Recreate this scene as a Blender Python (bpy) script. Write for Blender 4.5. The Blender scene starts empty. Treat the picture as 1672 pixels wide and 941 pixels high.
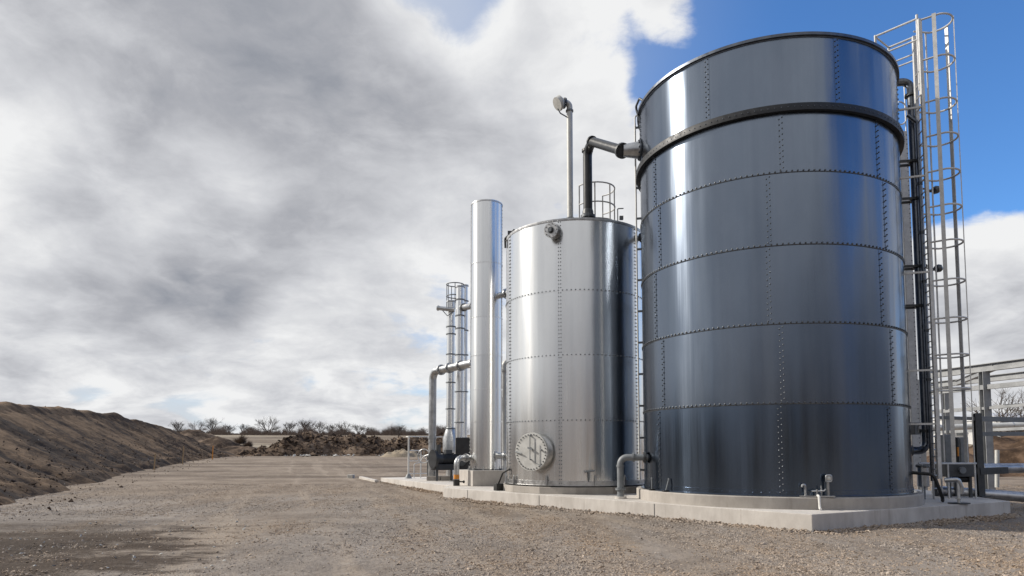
import bpy, bmesh, math, random
import numpy as np
from mathutils import Vector, Matrix, noise as mnoise
random.seed(7)
rng = np.random.default_rng(7)
S = bpy.context.scene
COL = S.collection
rad = math.radians

# ------------------------------------------------------------------ camera
F, PITCH, CX, CAMZ = 1100.0, rad(4.0), 836.0, 1.4
PPY = 738 - F * math.tan(PITCH)
cam = bpy.data.objects.new('camera', bpy.data.cameras.new('camera'))
COL.objects.link(cam)
cam.location = (0, 0, CAMZ)
cam.rotation_euler = (rad(90) + PITCH, 0, 0)
cam.data.sensor_width = 36
cam.data.lens = 36 * F / 1672
cam.data.shift_y = (PPY - 470.5) / 1672
cam.data.clip_start = .1
cam.data.clip_end = 6000
S.camera = cam

def ray(px, py):
    a, b = (px - CX) / F, (PPY - py) / F
    return Vector((a, math.cos(PITCH) - b * math.sin(PITCH), math.sin(PITCH) + b * math.cos(PITCH)))
def at(px, py, Y):
    d = ray(px, py)
    return Vector((0, 0, CAMZ)) + d * (Y / d.y)
def onz(px, py, z):
    d = ray(px, py)
    return Vector((0, 0, CAMZ)) + d * ((z - CAMZ) / d.z)
def smooth(a, b, x):
    t = min(1, max(0, (x - a) / (b - a)))
    return t * t * (3 - 2 * t)

# ------------------------------------------------------------------ materials
class NT:
    def __init__(s, nt):
        s.nt = nt
    def n(s, t, _p=None, **inp):
        nd = s.nt.nodes.new(t)
        for k, v in (_p or {}).items():
            setattr(nd, k, v)
        for k, v in inp.items():
            key = int(k[1:]) if k[0] == 'i' and k[1:].isdigit() else k.replace('_', ' ')
            sk = nd.inputs[key]
            if hasattr(v, 'is_linked') or isinstance(v, bpy.types.NodeSocket):
                s.nt.links.new(v, sk)
            else:
                sk.default_value = v
        return nd
    def math(s, op, a, b=0.0, clamp=False):
        return s.n('ShaderNodeMath', {'operation': op, 'use_clamp': clamp}, i0=a, i1=b).outputs[0]
    def maprange(s, v, a, b, c=0.0, d=1.0, interp='SMOOTHSTEP'):
        return s.n('ShaderNodeMapRange', {'interpolation_type': interp}, Value=v, From_Min=a, From_Max=b, To_Min=c, To_Max=d).outputs[0]
    def noise(s, vec, scale, detail=4, rough=.5, dist=0.0):
        return s.n('ShaderNodeTexNoise', None, Vector=vec, Scale=scale, Detail=detail, Roughness=rough, Distortion=dist).outputs[0]
    def mapping(s, vec, scale=(1, 1, 1), loc=(0, 0, 0), rot=(0, 0, 0)):
        return s.n('ShaderNodeMapping', None, Vector=vec, Scale=scale, Location=loc, Rotation=rot).outputs[0]
    def mix(s, f, a, b, mode='MIX'):
        nd = s.nt.nodes.new('ShaderNodeMix')
        nd.data_type = 'RGBA'; nd.blend_type = mode
        for sk, v in ((nd.inputs[0], f), (nd.inputs[6], a), (nd.inputs[7], b)):
            if isinstance(v, bpy.types.NodeSocket):
                s.nt.links.new(v, sk)
            else:
                sk.default_value = v if not isinstance(v, tuple) or len(v) == 4 else (*v, 1)
        return nd.outputs[2]
    def ramp(s, f, stops):
        nd = s.nt.nodes.new('ShaderNodeValToRGB')
        cr = nd.color_ramp
        while len(cr.elements) < len(stops):
            cr.elements.new(.5)
        for e, (p, c) in zip(cr.elements, stops):
            e.position = p; e.color = (*c, 1)
        s.nt.links.new(f, nd.inputs[0])
        return nd.outputs[0]

def new_mat(name):
    m = bpy.data.materials.new(name)
    m.use_nodes = True
    nt = m.node_tree
    for nd in list(nt.nodes):
        nt.nodes.remove(nd)
    T = NT(nt)
    out = nt.nodes.new('ShaderNodeOutputMaterial')
    b = nt.nodes.new('ShaderNodeBsdfPrincipled')
    nt.links.new(b.outputs[0], out.inputs[0])
    tc = nt.nodes.new('ShaderNodeTexCoord')
    return m, T, b, tc.outputs['Object']
def setin(T, b, **kw):
    for k, v in kw.items():
        sk = b.inputs[k.replace('_', ' ')]
        if isinstance(v, bpy.types.NodeSocket):
            T.nt.links.new(v, sk)
        else:
            sk.default_value = (*v, 1) if isinstance(v, tuple) and len(v) == 3 else v

def sheet_metal(name, lo, hi, r0, r1, bump=.12, metal=1.0, stain=.25):
    """rolled plate: panel to panel tint, vertical streaks, slight oil canning"""
    m, T, b, co = new_mat(name)
    rnd = T.n('ShaderNodeObjectInfo').outputs['Random']
    v1 = T.mapping(co, (1, 1, .035))
    streak = T.noise(v1, 2.6, 4, .55)
    fine = T.noise(T.mapping(co, (1, 1, .02)), 26.0, 3, .6)
    mott = T.noise(T.mapping(co, (1, 1, .6)), 1.3, 5, .6)
    f = T.math('ADD', T.math('MULTIPLY', streak, .6), T.math('MULTIPLY', mott, .4))
    f = T.maprange(f, .32, .68)
    f = T.math('ADD', T.math('MULTIPLY', f, .6), T.math('MULTIPLY', rnd, .4))
    c = T.mix(f, lo, hi)
    dirt = T.maprange(T.noise(T.mapping(co, (1, 1, .25)), 7.0, 6, .7), .55, .8, 0, stain)
    c = T.mix(dirt, c, (lo[0] * .55, lo[1] * .53, lo[2] * .5))
    r = T.maprange(T.math('ADD', T.math('MULTIPLY', streak, .75), T.math('MULTIPLY', fine, .25)), .3, .7, r0, r1)
    h = T.math('ADD', T.noise(T.mapping(co, (1, 1, .05)), 1.6, 2, .45), T.math('MULTIPLY', T.noise(T.mapping(co, (1, 1, .35)), 1.1, 2, .5), .6))
    bp = T.n('ShaderNodeBump', None, Strength=bump, Distance=.12, Height=h).outputs[0]
    setin(T, b, Base_Color=c, Metallic=metal, Roughness=r, Normal=bp)
    tn = T.n('ShaderNodeTangent', {'direction_type': 'RADIAL', 'axis': 'Z'}).outputs[0]
    setin(T, b, Tangent=tn)
    b.inputs['Anisotropic'].default_value = .72
    b.inputs['Anisotropic Rotation'].default_value = .25
    return m
def plain(name, lo, hi, r=.5, metal=0.0, scale=8.0, bump=.1, bdist=.004):
    m, T, b, co = new_mat(name)
    n1 = T.noise(co, scale, 6, .6)
    n2 = T.noise(co, scale * 6, 4, .6)
    f = T.maprange(T.math('ADD', T.math('MULTIPLY', n1, .65), T.math('MULTIPLY', n2, .35)), .35, .65)
    bp = T.n('ShaderNodeBump', None, Strength=bump, Distance=bdist, Height=n2).outputs[0]
    setin(T, b, Base_Color=T.mix(f, lo, hi), Metallic=metal, Roughness=T.maprange(n1, .3, .7, r * .85, min(1, r * 1.2)), Normal=bp)
    return m
def concrete(name, lo, hi):
    m, T, b, co = new_mat(name)
    big = T.noise(co, .9, 6, .62)
    mid = T.noise(T.mapping(co, (1, 1, .4)), 4.5, 6, .65)
    fine = T.noise(co, 55, 3, .6)
    c = T.mix(T.maprange(T.math('ADD', T.math('MULTIPLY', big, .6), T.math('MULTIPLY', mid, .4)), .36, .64), lo, hi)
    drip = T.maprange(T.noise(T.mapping(co, (1, 1, .12)), 6.0, 5, .7), .56, .74, 0, .55)
    c = T.mix(drip, c, (lo[0] * .62, lo[1] * .58, lo[2] * .52))
    pit = T.maprange(T.n('ShaderNodeTexVoronoi', None, Vector=co, Scale=16.0).outputs['Distance'], .05, .12, .55, 0)
    pit = T.math('MULTIPLY', pit, T.maprange(T.noise(co, 3.0, 2), .5, .62))
    c = T.mix(pit, c, (.12, .11, .1))
    c = T.mix(T.math('MULTIPLY', fine, .35), c, (hi[0] * .8, hi[1] * .8, hi[2] * .8))
    bp = T.n('ShaderNodeBump', None, Strength=.35, Distance=.008, Height=T.math('ADD', fine, mid)).outputs[0]
    setin(T, b, Base_Color=c, Roughness=.9, Normal=bp)
    return m

M = {}
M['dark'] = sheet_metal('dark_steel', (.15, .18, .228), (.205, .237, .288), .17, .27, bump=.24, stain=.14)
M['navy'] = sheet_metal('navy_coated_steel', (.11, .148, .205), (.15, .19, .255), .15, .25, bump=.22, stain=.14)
M['darkband'] = plain('black_ring', (.012, .013, .016), (.03, .032, .036), .5, .3)
M['seam'] = plain('seam_steel', (.09, .10, .12), (.15, .165, .19), .38, .9)
M['bolt'] = plain('dark_bolt', (.07, .075, .085), (.16, .17, .18), .45, .8, 20)
M['silver'] = sheet_metal('aluminium_plate', (.74, .74, .73), (.84, .84, .83), .19, .29, bump=.10, stain=.10)
M['silverseam'] = plain('aluminium_seam', (.42, .42, .42), (.6, .6, .6), .4, 1.0)
M['pipe'] = plain('galvanised_pipe', (.36, .37, .38), (.52, .53, .54), .36, .9, 5)
M['steelpipe'] = plain('dark_steel_pipe', (.11, .12, .135), (.19, .20, .22), .3, .95, 4)
M['rail'] = plain('galvanised_rail', (.50, .50, .495), (.68, .68, .67), .5, .15, 5)
M['frame'] = plain('galvanised_frame', (.27, .28, .29), (.37, .38, .39), .5, .2, 3)
M['pale'] = plain('pale_paint', (.50, .50, .48), (.62, .62, .60), .45, .1, 4)
M['grey'] = plain('grey_paint', (.16, .175, .19), (.22, .235, .25), .5, .1, 3)
M['darkgrey'] = plain('dark_grey_paint', (.045, .05, .055), (.08, .085, .09), .45, .1, 3)
M['black'] = plain('black_plastic_pipe', (.012, .014, .017), (.026, .028, .032), .36, .0, 4)
M['rubber'] = plain('black_rubber', (.008, .008, .009), (.02, .02, .02), .6, 0, 5)
M['orange'] = plain('orange_paint', (.55, .2, .02), (.68, .28, .04), .5, 0, 6)
M['white'] = plain('white_plastic', (.62, .61, .58), (.76, .75, .72), .5, 0, 6)
M['bark'] = plain('bark', (.075, .06, .052), (.12, .10, .085), .9, 0, 10)
M['scrub'] = plain('scrub_twig', (.10, .075, .062), (.17, .13, .105), .95, 0, .6)
M['concrete'] = concrete('concrete', (.43, .40, .37), (.60, .57, .535))
M['concrete2'] = concrete('rough_concrete', (.30, .275, .25), (.44, .41, .375))
M['wall'] = plain('far_wall', (.5, .5, .5), (.62, .62, .62), .7, 0, .5)
M['roof'] = plain('far_roof', (.55, .56, .58), (.68, .69, .7), .5, .1, .5)
M['sand'] = plain('sand', (.21, .17, .12), (.32, .265, .195), .95, 0, 1.2, .8, .06)
M['stone'] = plain('pale_stone', (.30, .29, .27), (.55, .54, .51), .85, 0, 1.5)
M['timber'] = plain('raw_timber', (.30, .20, .11), (.45, .32, .18), .8, 0, 5)

def ground_mat():
    m, T, b, co = new_mat('gravel_ground')
    sep = T.n('ShaderNodeSeparateXYZ', None, Vector=co)
    X, Y = sep.outputs[0], sep.outputs[1]
    big = T.noise(co, .10, 6, .6)
    mid = T.noise(co, .55, 6, .65)
    # wheel-worn direction: stretched along the drive
    trk = T.noise(T.mapping(co, (.55, .09, 1), rot=(0, 0, rad(-14))), 1.0, 6, .65)
    fine = T.noise(co, 14, 5, .7)
    vor = T.n('ShaderNodeTexVoronoi', None, Vector=co, Scale=46.0)
    vor2 = T.n('ShaderNodeTexVoronoi', None, Vector=T.n('ShaderNodeVectorMath', {'operation': 'ADD'}, i0=co, i1=T.n('ShaderNodeVectorMath', {'operation': 'SCALE'}, i0=co, Scale=.0).outputs[0]).outputs[0], Scale=13.0)
    grey = T.mix(T.maprange(mid, .35, .65), (.20, .174, .152), (.29, .258, .23))
    brown = T.mix(T.maprange(mid, .35, .65), (.18, .138, .102), (.285, .23, .178))
    f = T.math('ADD', T.math('MULTIPLY', trk, .7), T.math('MULTIPLY', big, .5))
    u = T.math('ADD', T.math('ADD', X, T.math('MULTIPLY', Y, .31)), T.math('MULTIPLY', T.noise(co, .16, 3), 1.6))
    rut = T.noise(T.n('ShaderNodeCombineXYZ', None, X=T.math('MULTIPLY', u, 1.15), Y=T.math('MULTIPLY', Y, .035)).outputs[0], 1.0, 3, .55)
    rut = T.math('MULTIPLY', T.maprange(rut, .50, .62), T.maprange(T.math('ABSOLUTE', T.math('SUBTRACT', u, 3.0)), 6.5, 2.5))
    far = T.maprange(Y, 16, 34, 0, .35)
    f = T.maprange(T.math('ADD', f, far), .5, .74)
    c = T.mix(f, grey, brown)
    c = T.mix(T.math('MULTIPLY', rut, .75), c, T.mix(mid, (.28, .225, .172), (.39, .325, .26)))
    # damp dark earth by the foot of the bank on the left
    dx = T.math('ADD', X, T.math('MULTIPLY', Y, .38))
    grit = T.noise(co, 5.5, 8, .78)
    dn = T.noise(T.mapping(co, (.5, 1.3, 1)), 1.1, 6, .68)
    damp = T.maprange(T.math('ADD', T.math('ADD', dx, T.math('MULTIPLY', mid, 2.0)), T.math('ADD', T.math('MULTIPLY', dn, 9.0), T.math('MULTIPLY', grit, 2.5))), 4.6, 6.4, 1, 0)
    damp = T.math('MULTIPLY', damp, T.maprange(T.math('ADD', Y, T.math('MULTIPLY', dn, 10.0)), 15.5, 20.5, 1, 0))
    c = T.mix(damp, c, T.mix(mid, (.026, .018, .013), (.085, .06, .043)))
    # far field: pale dry grass and earth
    fld = T.mix(T.maprange(T.noise(T.mapping(co, (.3, 1, 1)), .12, 5, .6), .4, .6), (.16, .12, .085), (.33, .28, .21))
    c = T.mix(T.maprange(Y, 66, 90), c, fld)
    dark = T.maprange(T.noise(T.mapping(co, (.16, .8, 1)), .35, 5, .62), .47, .62, 0, .75)
    c = T.mix(T.math('MULTIPLY', dark, T.maprange(Y, 24, 36)), c, (.075, .052, .037))
    c = T.mix(T.maprange(vor.outputs['Distance'], .3, .75, 0, .4), c, T.mix(.5, c, (.06, .05, .04)))
    c = T.mix(T.math('MULTIPLY', T.math('MULTIPLY', T.maprange(vor.outputs['Color'], .3, .9), .45), T.math('SUBTRACT', 1.0, T.math('MULTIPLY', damp, .85))), c, T.mix(.5, c, (.34, .31, .285)))
    c = T.mix(T.maprange(grit, .50, .66, 0, .5), c, T.mix(.55, c, (.05, .04, .032)))
    c = T.mix(T.maprange(grit, .48, .34, 0, .4), c, T.mix(damp, (.36, .325, .29), c))
    c = T.mix(T.maprange(fine, .5, .78, 0, .35), c, (.07, .056, .045))
    hgt = T.math('ADD', T.math('MULTIPLY', T.math('SUBTRACT', 1.0, vor.outputs['Distance']), .6), T.math('ADD', fine, T.math('MULTIPLY', T.math('SUBTRACT', 1.0, vor2.outputs['Distance']), .8)))
    bp = T.n('ShaderNodeBump', None, Strength=.6, Distance=.02, Height=hgt).outputs[0]
    setin(T, b, Base_Color=c, Roughness=.95, Normal=bp)
    b.inputs['Specular IOR Level'].default_value = .2
    return m
def earth_mat(name, dark, mid_, light, slope_axis=None):
    m, T, b, co = new_mat(name)
    uv = T.n('ShaderNodeUVMap').outputs[0] if slope_axis else co
    # UV: u along the bank (m), v down the slope (m): rills run down the slope
    if slope_axis:
        warp = T.noise(co, .5, 3)
        uu = T.n('ShaderNodeVectorMath', {'operation': 'ADD'}, i0=uv, i1=T.n('ShaderNodeCombineXYZ', None, X=T.math('MULTIPLY', warp, 2.2)).outputs[0]).outputs[0]
        rill = T.noise(T.mapping(uu, (.30, .10, 1), rot=(0, 0, rad(25))), 1.0, 6, .6)
        rill2 = T.noise(T.mapping(uu, (2.4, .35, 1)), 1.0, 6, .7)
    else:
        rill = T.noise(co, .35, 7, .65)
        rill2 = T.noise(T.mapping(co, (1, 1, 2)), 1.6, 6, .7)
    n2 = T.noise(co, 2.3, 8, .72)
    n3 = T.noise(co, 16, 5, .7)
    c = T.ramp(T.maprange(T.math('ADD', T.math('MULTIPLY', rill, .62), T.math('MULTIPLY', n2, .38)), .40, .60), [(0, dark), (.5, mid_), (1, light)])
    c = T.mix(T.maprange(rill2, .52, .7, 0, .55), c, dark)
    c = T.mix(T.maprange(n3, .62, .78, 0, .35), c, (light[0] * 1.35, light[1] * 1.35, light[2] * 1.3))
    c = T.mix(T.maprange(n3, .42, .25, 0, .5), c, (dark[0] * .6, dark[1] * .6, dark[2] * .6))
    bp = T.n('ShaderNodeBump', None, Strength=.8, Distance=.07, Height=T.math('ADD', T.math('ADD', n2, T.math('MULTIPLY', n3, .4)), rill2)).outputs[0]
    setin(T, b, Base_Color=c, Roughness=.97, Normal=bp)
    b.inputs['Specular IOR Level'].default_value = .12
    return m
def pebble_mat():
    m, T, b, co = new_mat('gravel_stone')
    sep = T.n('ShaderNodeSeparateXYZ', None, Vector=co)
    v = T.n('ShaderNodeTexVoronoi', None, Vector=T.mapping(co, (1, 1, .2)), Scale=38.0).outputs['Color']
    mid = T.noise(co, .55, 6, .65)
    trk = T.noise(T.mapping(co, (.55, .09, 1), rot=(0, 0, rad(-14))), 1.0, 6, .65)
    tone = T.mix(T.maprange(T.math('ADD', T.math('MULTIPLY', trk, .6), T.math('MULTIPLY', mid, .4)), .40, .62), (1.0, .98, .97), (1.0, .86, .72))
    c = T.ramp(v, [(0, (.18, .15, .125)), (.5, (.315, .275, .235)), (.85, (.42, .375, .33)), (1, (.56, .52, .47))])
    setin(T, b, Base_Color=T.mix(1.0, c, tone, 'MULTIPLY'), Roughness=.9)
    b.inputs['Specular IOR Level'].default_value = .2
    return m
M['pebble'] = pebble_mat()
M['ground'] = ground_mat()
M['bank'] = earth_mat('bank_earth', (.040, .033, .031), (.125, .086, .058), (.24, .165, .105), True)
M['rubble'] = earth_mat('rubble_earth', (.042, .030, .023), (.10, .07, .05), (.20, .15, .11))
M['clay'] = earth_mat('clay_earth', (.035, .023, .016), (.085, .055, .036), (.15, .10, .068))

# ------------------------------------------------------------------ mesh builder
OFF = {}
class MB:
    studmat = 0
    def __init__(s):
        s.v, s.f, s.sm, s.mi, s.cur = [], [], [], {}, 0
    def add(s, vs, fs, smooth=False):
        o = len(s.v)
        s.v += [tuple(p) for p in vs]
        if s.cur:
            for k in range(len(fs)):
                s.mi[len(s.f) + k] = s.cur
        s.f += [tuple(i + o for i in f) for f in fs]
        s.sm += [smooth] * len(fs)
        return s
    def box(s, c, size, rz=0.0):
        R = Matrix.Rotation(rz, 3, 'Z')
        c = Vector(c)
        vs = [c + R @ Vector((sx * size[0] / 2, sy * size[1] / 2, sz * size[2] / 2)) for sz in (-1, 1) for sx, sy in ((-1, -1), (1, -1), (1, 1), (-1, 1))]
        return s.add(vs, [(3, 2, 1, 0), (4, 5, 6, 7), (0, 1, 5, 4), (1, 2, 6, 5), (2, 3, 7, 6), (3, 0, 4, 7)])
    def prism(s, poly, z0, z1):
        n = len(poly)
        vs = [(x, y, z0) for x, y in poly] + [(x, y, z1) for x, y in poly]
        return s.add(vs, [tuple(range(n))[::-1], tuple(range(n, 2 * n))] + [(i, (i + 1) % n, n + (i + 1) % n, n + i) for i in range(n)])
    def extr(s, prof, p, q, up=(0, 0, 1)):
        p, q = Vector(p), Vector(q)
        d = (q - p).normalized()
        up = Vector(up)
        if abs(d.dot(up)) > .95:
            up = Vector((1, 0, 0))
        x = d.cross(up).normalized(); y = x.cross(d)
        n = len(prof)
        vs = [e + x * a + y * b for e in (p, q) for a, b in prof]
        return s.add(vs, [tuple(range(n))[::-1], tuple(range(n, 2 * n))] + [(i, (i + 1) % n, n + (i + 1) % n, n + i) for i in range(n)])
    def beam(s, p, q, w, h, up=(0, 0, 1)):
        return s.extr([(-w / 2, -h / 2), (w / 2, -h / 2), (w / 2, h / 2), (-w / 2, h / 2)], p, q, up)
    def ibeam(s, p, q, w, h, t=.016, up=(0, 0, 1)):
        a, b, c = w / 2, h / 2, t / 2
        return s.extr([(-a, -b), (a, -b), (a, -b + t), (c, -b + t), (c, b - t), (a, b - t), (a, b), (-a, b), (-a, b - t), (-c, b - t), (-c, -b + t), (-a, -b + t)], p, q, up)
    def tube(s, pts, r, n=12, closed=False, cap=True):
        pts = [Vector(p) for p in pts]
        m = len(pts)
        rs = r if isinstance(r, (list, tuple)) else [r] * m
        tang = []
        for i in range(m):
            if closed:
                t = pts[(i + 1) % m] - pts[i - 1]
            else:
                t = pts[min(i + 1, m - 1)] - pts[max(i - 1, 0)]
            tang.append(t.normalized())
        t0 = tang[0]
        x = t0.cross(Vector((0, 0, 1)) if abs(t0.z) < .9 else Vector((1, 0, 0))).normalized()
        vs = []
        for i in range(m):
            t = tang[i]
            x = (x - t * x.dot(t)).normalized()
            y = t.cross(x)
            vs += [pts[i] + (x * math.cos(2 * math.pi * k / n) + y * math.sin(2 * math.pi * k / n)) * rs[i] for k in range(n)]
        fs = []
        for i in range(m if closed else m - 1):
            a, b = i * n, ((i + 1) % m) * n
            fs += [(a + k, a + (k + 1) % n, b + (k + 1) % n, b + k) for k in range(n)]
        s.add(vs, fs, True)
        if cap and not closed:
            o = len(s.v) - len(vs)
            s.f += [tuple(o + k for k in range(n))[::-1], tuple(o + (m - 1) * n + k for k in range(n))]
            s.sm += [False, False]
        return s
    def cyl(s, p, q, r, n=24):
        return s.tube([p, q], r, n)
    def lathe(s, prof, c, n=64, a0=0.0, a1=2 * math.pi):
        """prof [(r,z)] closed loop, revolved about the vertical through c"""
        full = abs(a1 - a0 - 2 * math.pi) < 1e-6
        m = len(prof); k = n if full else n + 1
        vs = [(c[0] + r * math.cos(a0 + (a1 - a0) * i / n), c[1] + r * math.sin(a0 + (a1 - a0) * i / n), c[2] + z) for i in range(k) for r, z in prof]
        fs = [(i * m + j, ((i + 1) % k) * m + j, ((i + 1) % k) * m + (j + 1) % m, i * m + (j + 1) % m) for i in range(n) for j in range(m)]
        s.add(vs, fs, True)
        if not full:
            o = len(s.v) - len(vs)
            s.f += [tuple(o + j for j in range(m)), tuple(o + n * m + j for j in range(m))[::-1]]
            s.sm += [False, False]
        return s
    def stud(s, p, nrm, r, h=None, n=6):
        h = h or r * .8
        nrm = Vector(nrm).normalized()
        old, s.cur = s.cur, s.studmat
        x = nrm.cross(Vector((0, 0, 1)) if abs(nrm.z) < .9 else Vector((1, 0, 0))).normalized()
        y = nrm.cross(x); p = Vector(p)
        vs = [p + nrm * hh + (x * math.cos(2 * math.pi * k / n) + y * math.sin(2 * math.pi * k / n)) * rr for hh, rr in ((-.004, r), (h * .7, r), (h, r * .6)) for k in range(n)]
        fs = [(j * n + k, j * n + (k + 1) % n, (j + 1) * n + (k + 1) % n, (j + 1) * n + k) for j in range(2) for k in range(n)] + [tuple(range(2 * n, 3 * n))]
        s.add(vs, fs)
        s.cur = old
        return s
    def flange(s, p, d, R, t, nb=8, bolt=None):
        p, d = Vector(p), Vector(d).normalized()
        s.cyl(p - d * t / 2, p + d * t / 2, R, 24)
        x = d.cross(Vector((0, 0, 1)) if abs(d.z) < .9 else Vector((1, 0, 0))).normalized(); y = d.cross(x)
        for k in range(nb):
            a = 2 * math.pi * k / nb
            q = p + (x * math.cos(a) + y * math.sin(a)) * R * .82
            for sg in (-1, 1):
                s.stud(q + d * sg * t / 2, d * sg, bolt or R * .11, R * .13)
        return s
    def build(s, name, mat, parent=None, bevel=0.0, auto=40):
        off = OFF.get(parent.name, Vector()) if parent else Vector()
        me = bpy.data.meshes.new(name)
        me.from_pydata([(a - off[0], b - off[1], c - off[2]) for a, b, c in s.v], [], s.f)
        me.polygons.foreach_set('use_smooth', s.sm)
        for k, v in s.mi.items():
            me.polygons[k].material_index = v
        if bevel:
            bm = bmesh.new(); bm.from_mesh(me)
            bmesh.ops.bevel(bm, geom=[e for e in bm.edges if len(e.link_faces) == 2 and e.calc_face_angle(0) > .5], offset=bevel, segments=2, affect='EDGES', profile=.6)
            bm.to_mesh(me); bm.free()
        for mm in (mat if isinstance(mat, (list, tuple)) else [mat]):
            me.materials.append(M[mm])
        if any(s.sm):
            me.set_sharp_from_angle(angle=rad(auto))
        o = bpy.data.objects.new(name, me)
        COL.objects.link(o)
        if parent:
            o.parent = parent
            OFF[o.name] = off
        return o

def bent(pts, r, seg=8):
    """polyline with its corners rounded to radius r"""
    pts = [Vector(p) for p in pts]
    out = [pts[0]]
    for a, b, c in zip(pts, pts[1:], pts[2:]):
        u, w = (a - b).normalized(), (c - b).normalized()
        ang = u.angle(w)
        if ang > math.pi - .02:
            out.append(b); continue
        t = min(r / math.tan(ang / 2), (a - b).length * .49, (c - b).length * .49)
        rr = t * math.tan(ang / 2)
        ctr = b + (u + w).normalized() * (rr / math.sin(ang / 2))
        p0, p1 = b + u * t - ctr, b + w * t - ctr
        tot = p0.angle(p1); ax = p0.cross(p1).normalized()
        out += [ctr + Matrix.Rotation(tot * k / seg, 3, ax) @ p0 for k in range(seg + 1)]
    return out + [pts[-1]]

def tag(o, label=None, cat=None, group=None, kind=None):
    for k, v in (('label', label), ('category', cat), ('group', group), ('kind', kind)):
        if v:
            o[k] = v
    return o
def thing(name, label, cat, loc, group=None):
    o = bpy.data.objects.new(name, None)
    COL.objects.link(o)
    o.empty_display_size = .2
    o.location = loc
    OFF[o.name] = Vector(loc)
    return tag(o, label, cat, group)
def np_mesh(name, V, Fq, mat, smooth=False, uv=None):
    me = bpy.data.meshes.new(name)
    V = np.asarray(V, np.float32); Fq = np.asarray(Fq, np.int32)
    k = Fq.shape[1]
    me.vertices.add(len(V)); me.vertices.foreach_set('co', V.ravel())
    me.loops.add(Fq.size); me.loops.foreach_set('vertex_index', Fq.ravel())
    me.polygons.add(len(Fq))
    me.polygons.foreach_set('loop_start', np.arange(0, Fq.size, k, dtype=np.int32))
    me.polygons.foreach_set('use_smooth', np.full(len(Fq), smooth))
    if uv is not None:
        l = me.uv_layers.new(name='UVMap')
        l.data.foreach_set('uv', np.asarray(uv, np.float32)[Fq.ravel()].ravel())
    me.update(calc_edges=True)
    me.materials.append(M[mat])
    o = bpy.data.objects.new(name, me)
    COL.objects.link(o)
    return o
def grid_faces(nr, nc):
    i = np.arange(nr - 1)[:, None] * nc + np.arange(nc - 1)[None, :]
    i = i.ravel()
    return np.stack([i, i + 1, i + nc + 1, i + nc], 1)
def fbm(x, y, z=0.0, oc=5):
    return mnoise.fractal((x, y, z), .9, 2.1, oc, noise_basis='PERLIN_ORIGINAL')

# ------------------------------------------------------------------ ground sheet
def g0(y):
    """the yard is level, then climbs gently to a plateau with the tree line"""
    return .95 * smooth(18, 72, y) + 4.75 * smooth(76, 172, y)
def axis(a, b, step, far_lo, far_hi, grow=1.16):
    mid = list(np.arange(a, b, step))
    up, s, v = [], step, b
    while v < far_hi:
        up.append(v); s *= grow; v += s
    up.append(far_hi)
    dn, s, v = [], step, a - step
    while v > far_lo:
        dn.append(v); s *= grow; v -= s
    dn.append(far_lo)
    return np.array(dn[::-1] + mid + up)
gx = axis(-14, 13, .11, -2500, 2500)
gy = axis(5, 24, .11, -600, 4000)
GV = []
for yy in gy:
    gz = g0(yy)
    for xx in gx:
        near = 1 - smooth(22, 60, math.hypot(xx, yy - 10))
        z = gz
        if near > 0:
            z += near * (.028 * fbm(xx * .5, yy * .32, 3) + .016 * fbm(xx * 2.6, yy * 2.2, 9, 3) + .012 * mnoise.noise((xx * 7, yy * 7, 1)))
            rut = smooth(-3.0, -7.0, xx + .15 * (yy - 8)) * (1 - smooth(12, 15, yy))
            if rut > 0:
                z += rut * .05 * fbm(xx * .8 + 5, yy * 3.2, 4, 4)
        elif yy > 60:
            z += .25 * smooth(60, 120, yy) * fbm(xx * .02, yy * .02, 1, 4)
        GV.append((xx, yy, z - .012))
ground = tag(np_mesh('ground', GV, grid_faces(len(gy), len(gx)), 'ground', True), kind='structure')

# ------------------------------------------------------------------ earth banks
def catmull(P, n):
    P = [np.array(p, float) for p in P]
    P = [2 * P[0] - P[1]] + P + [2 * P[-1] - P[-2]]
    out = []
    for i in range(1, len(P) - 2):
        for t in np.linspace(0, 1, n, endpoint=False):
            a, b, c, d = P[i - 1:i + 3]
            out.append(.5 * (2 * b + (c - a) * t + (2 * a - 5 * b + 4 * c - d) * t * t + (3 * b - 3 * c + d - a) * t ** 3))
    out.append(P[-2])
    return out
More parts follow.
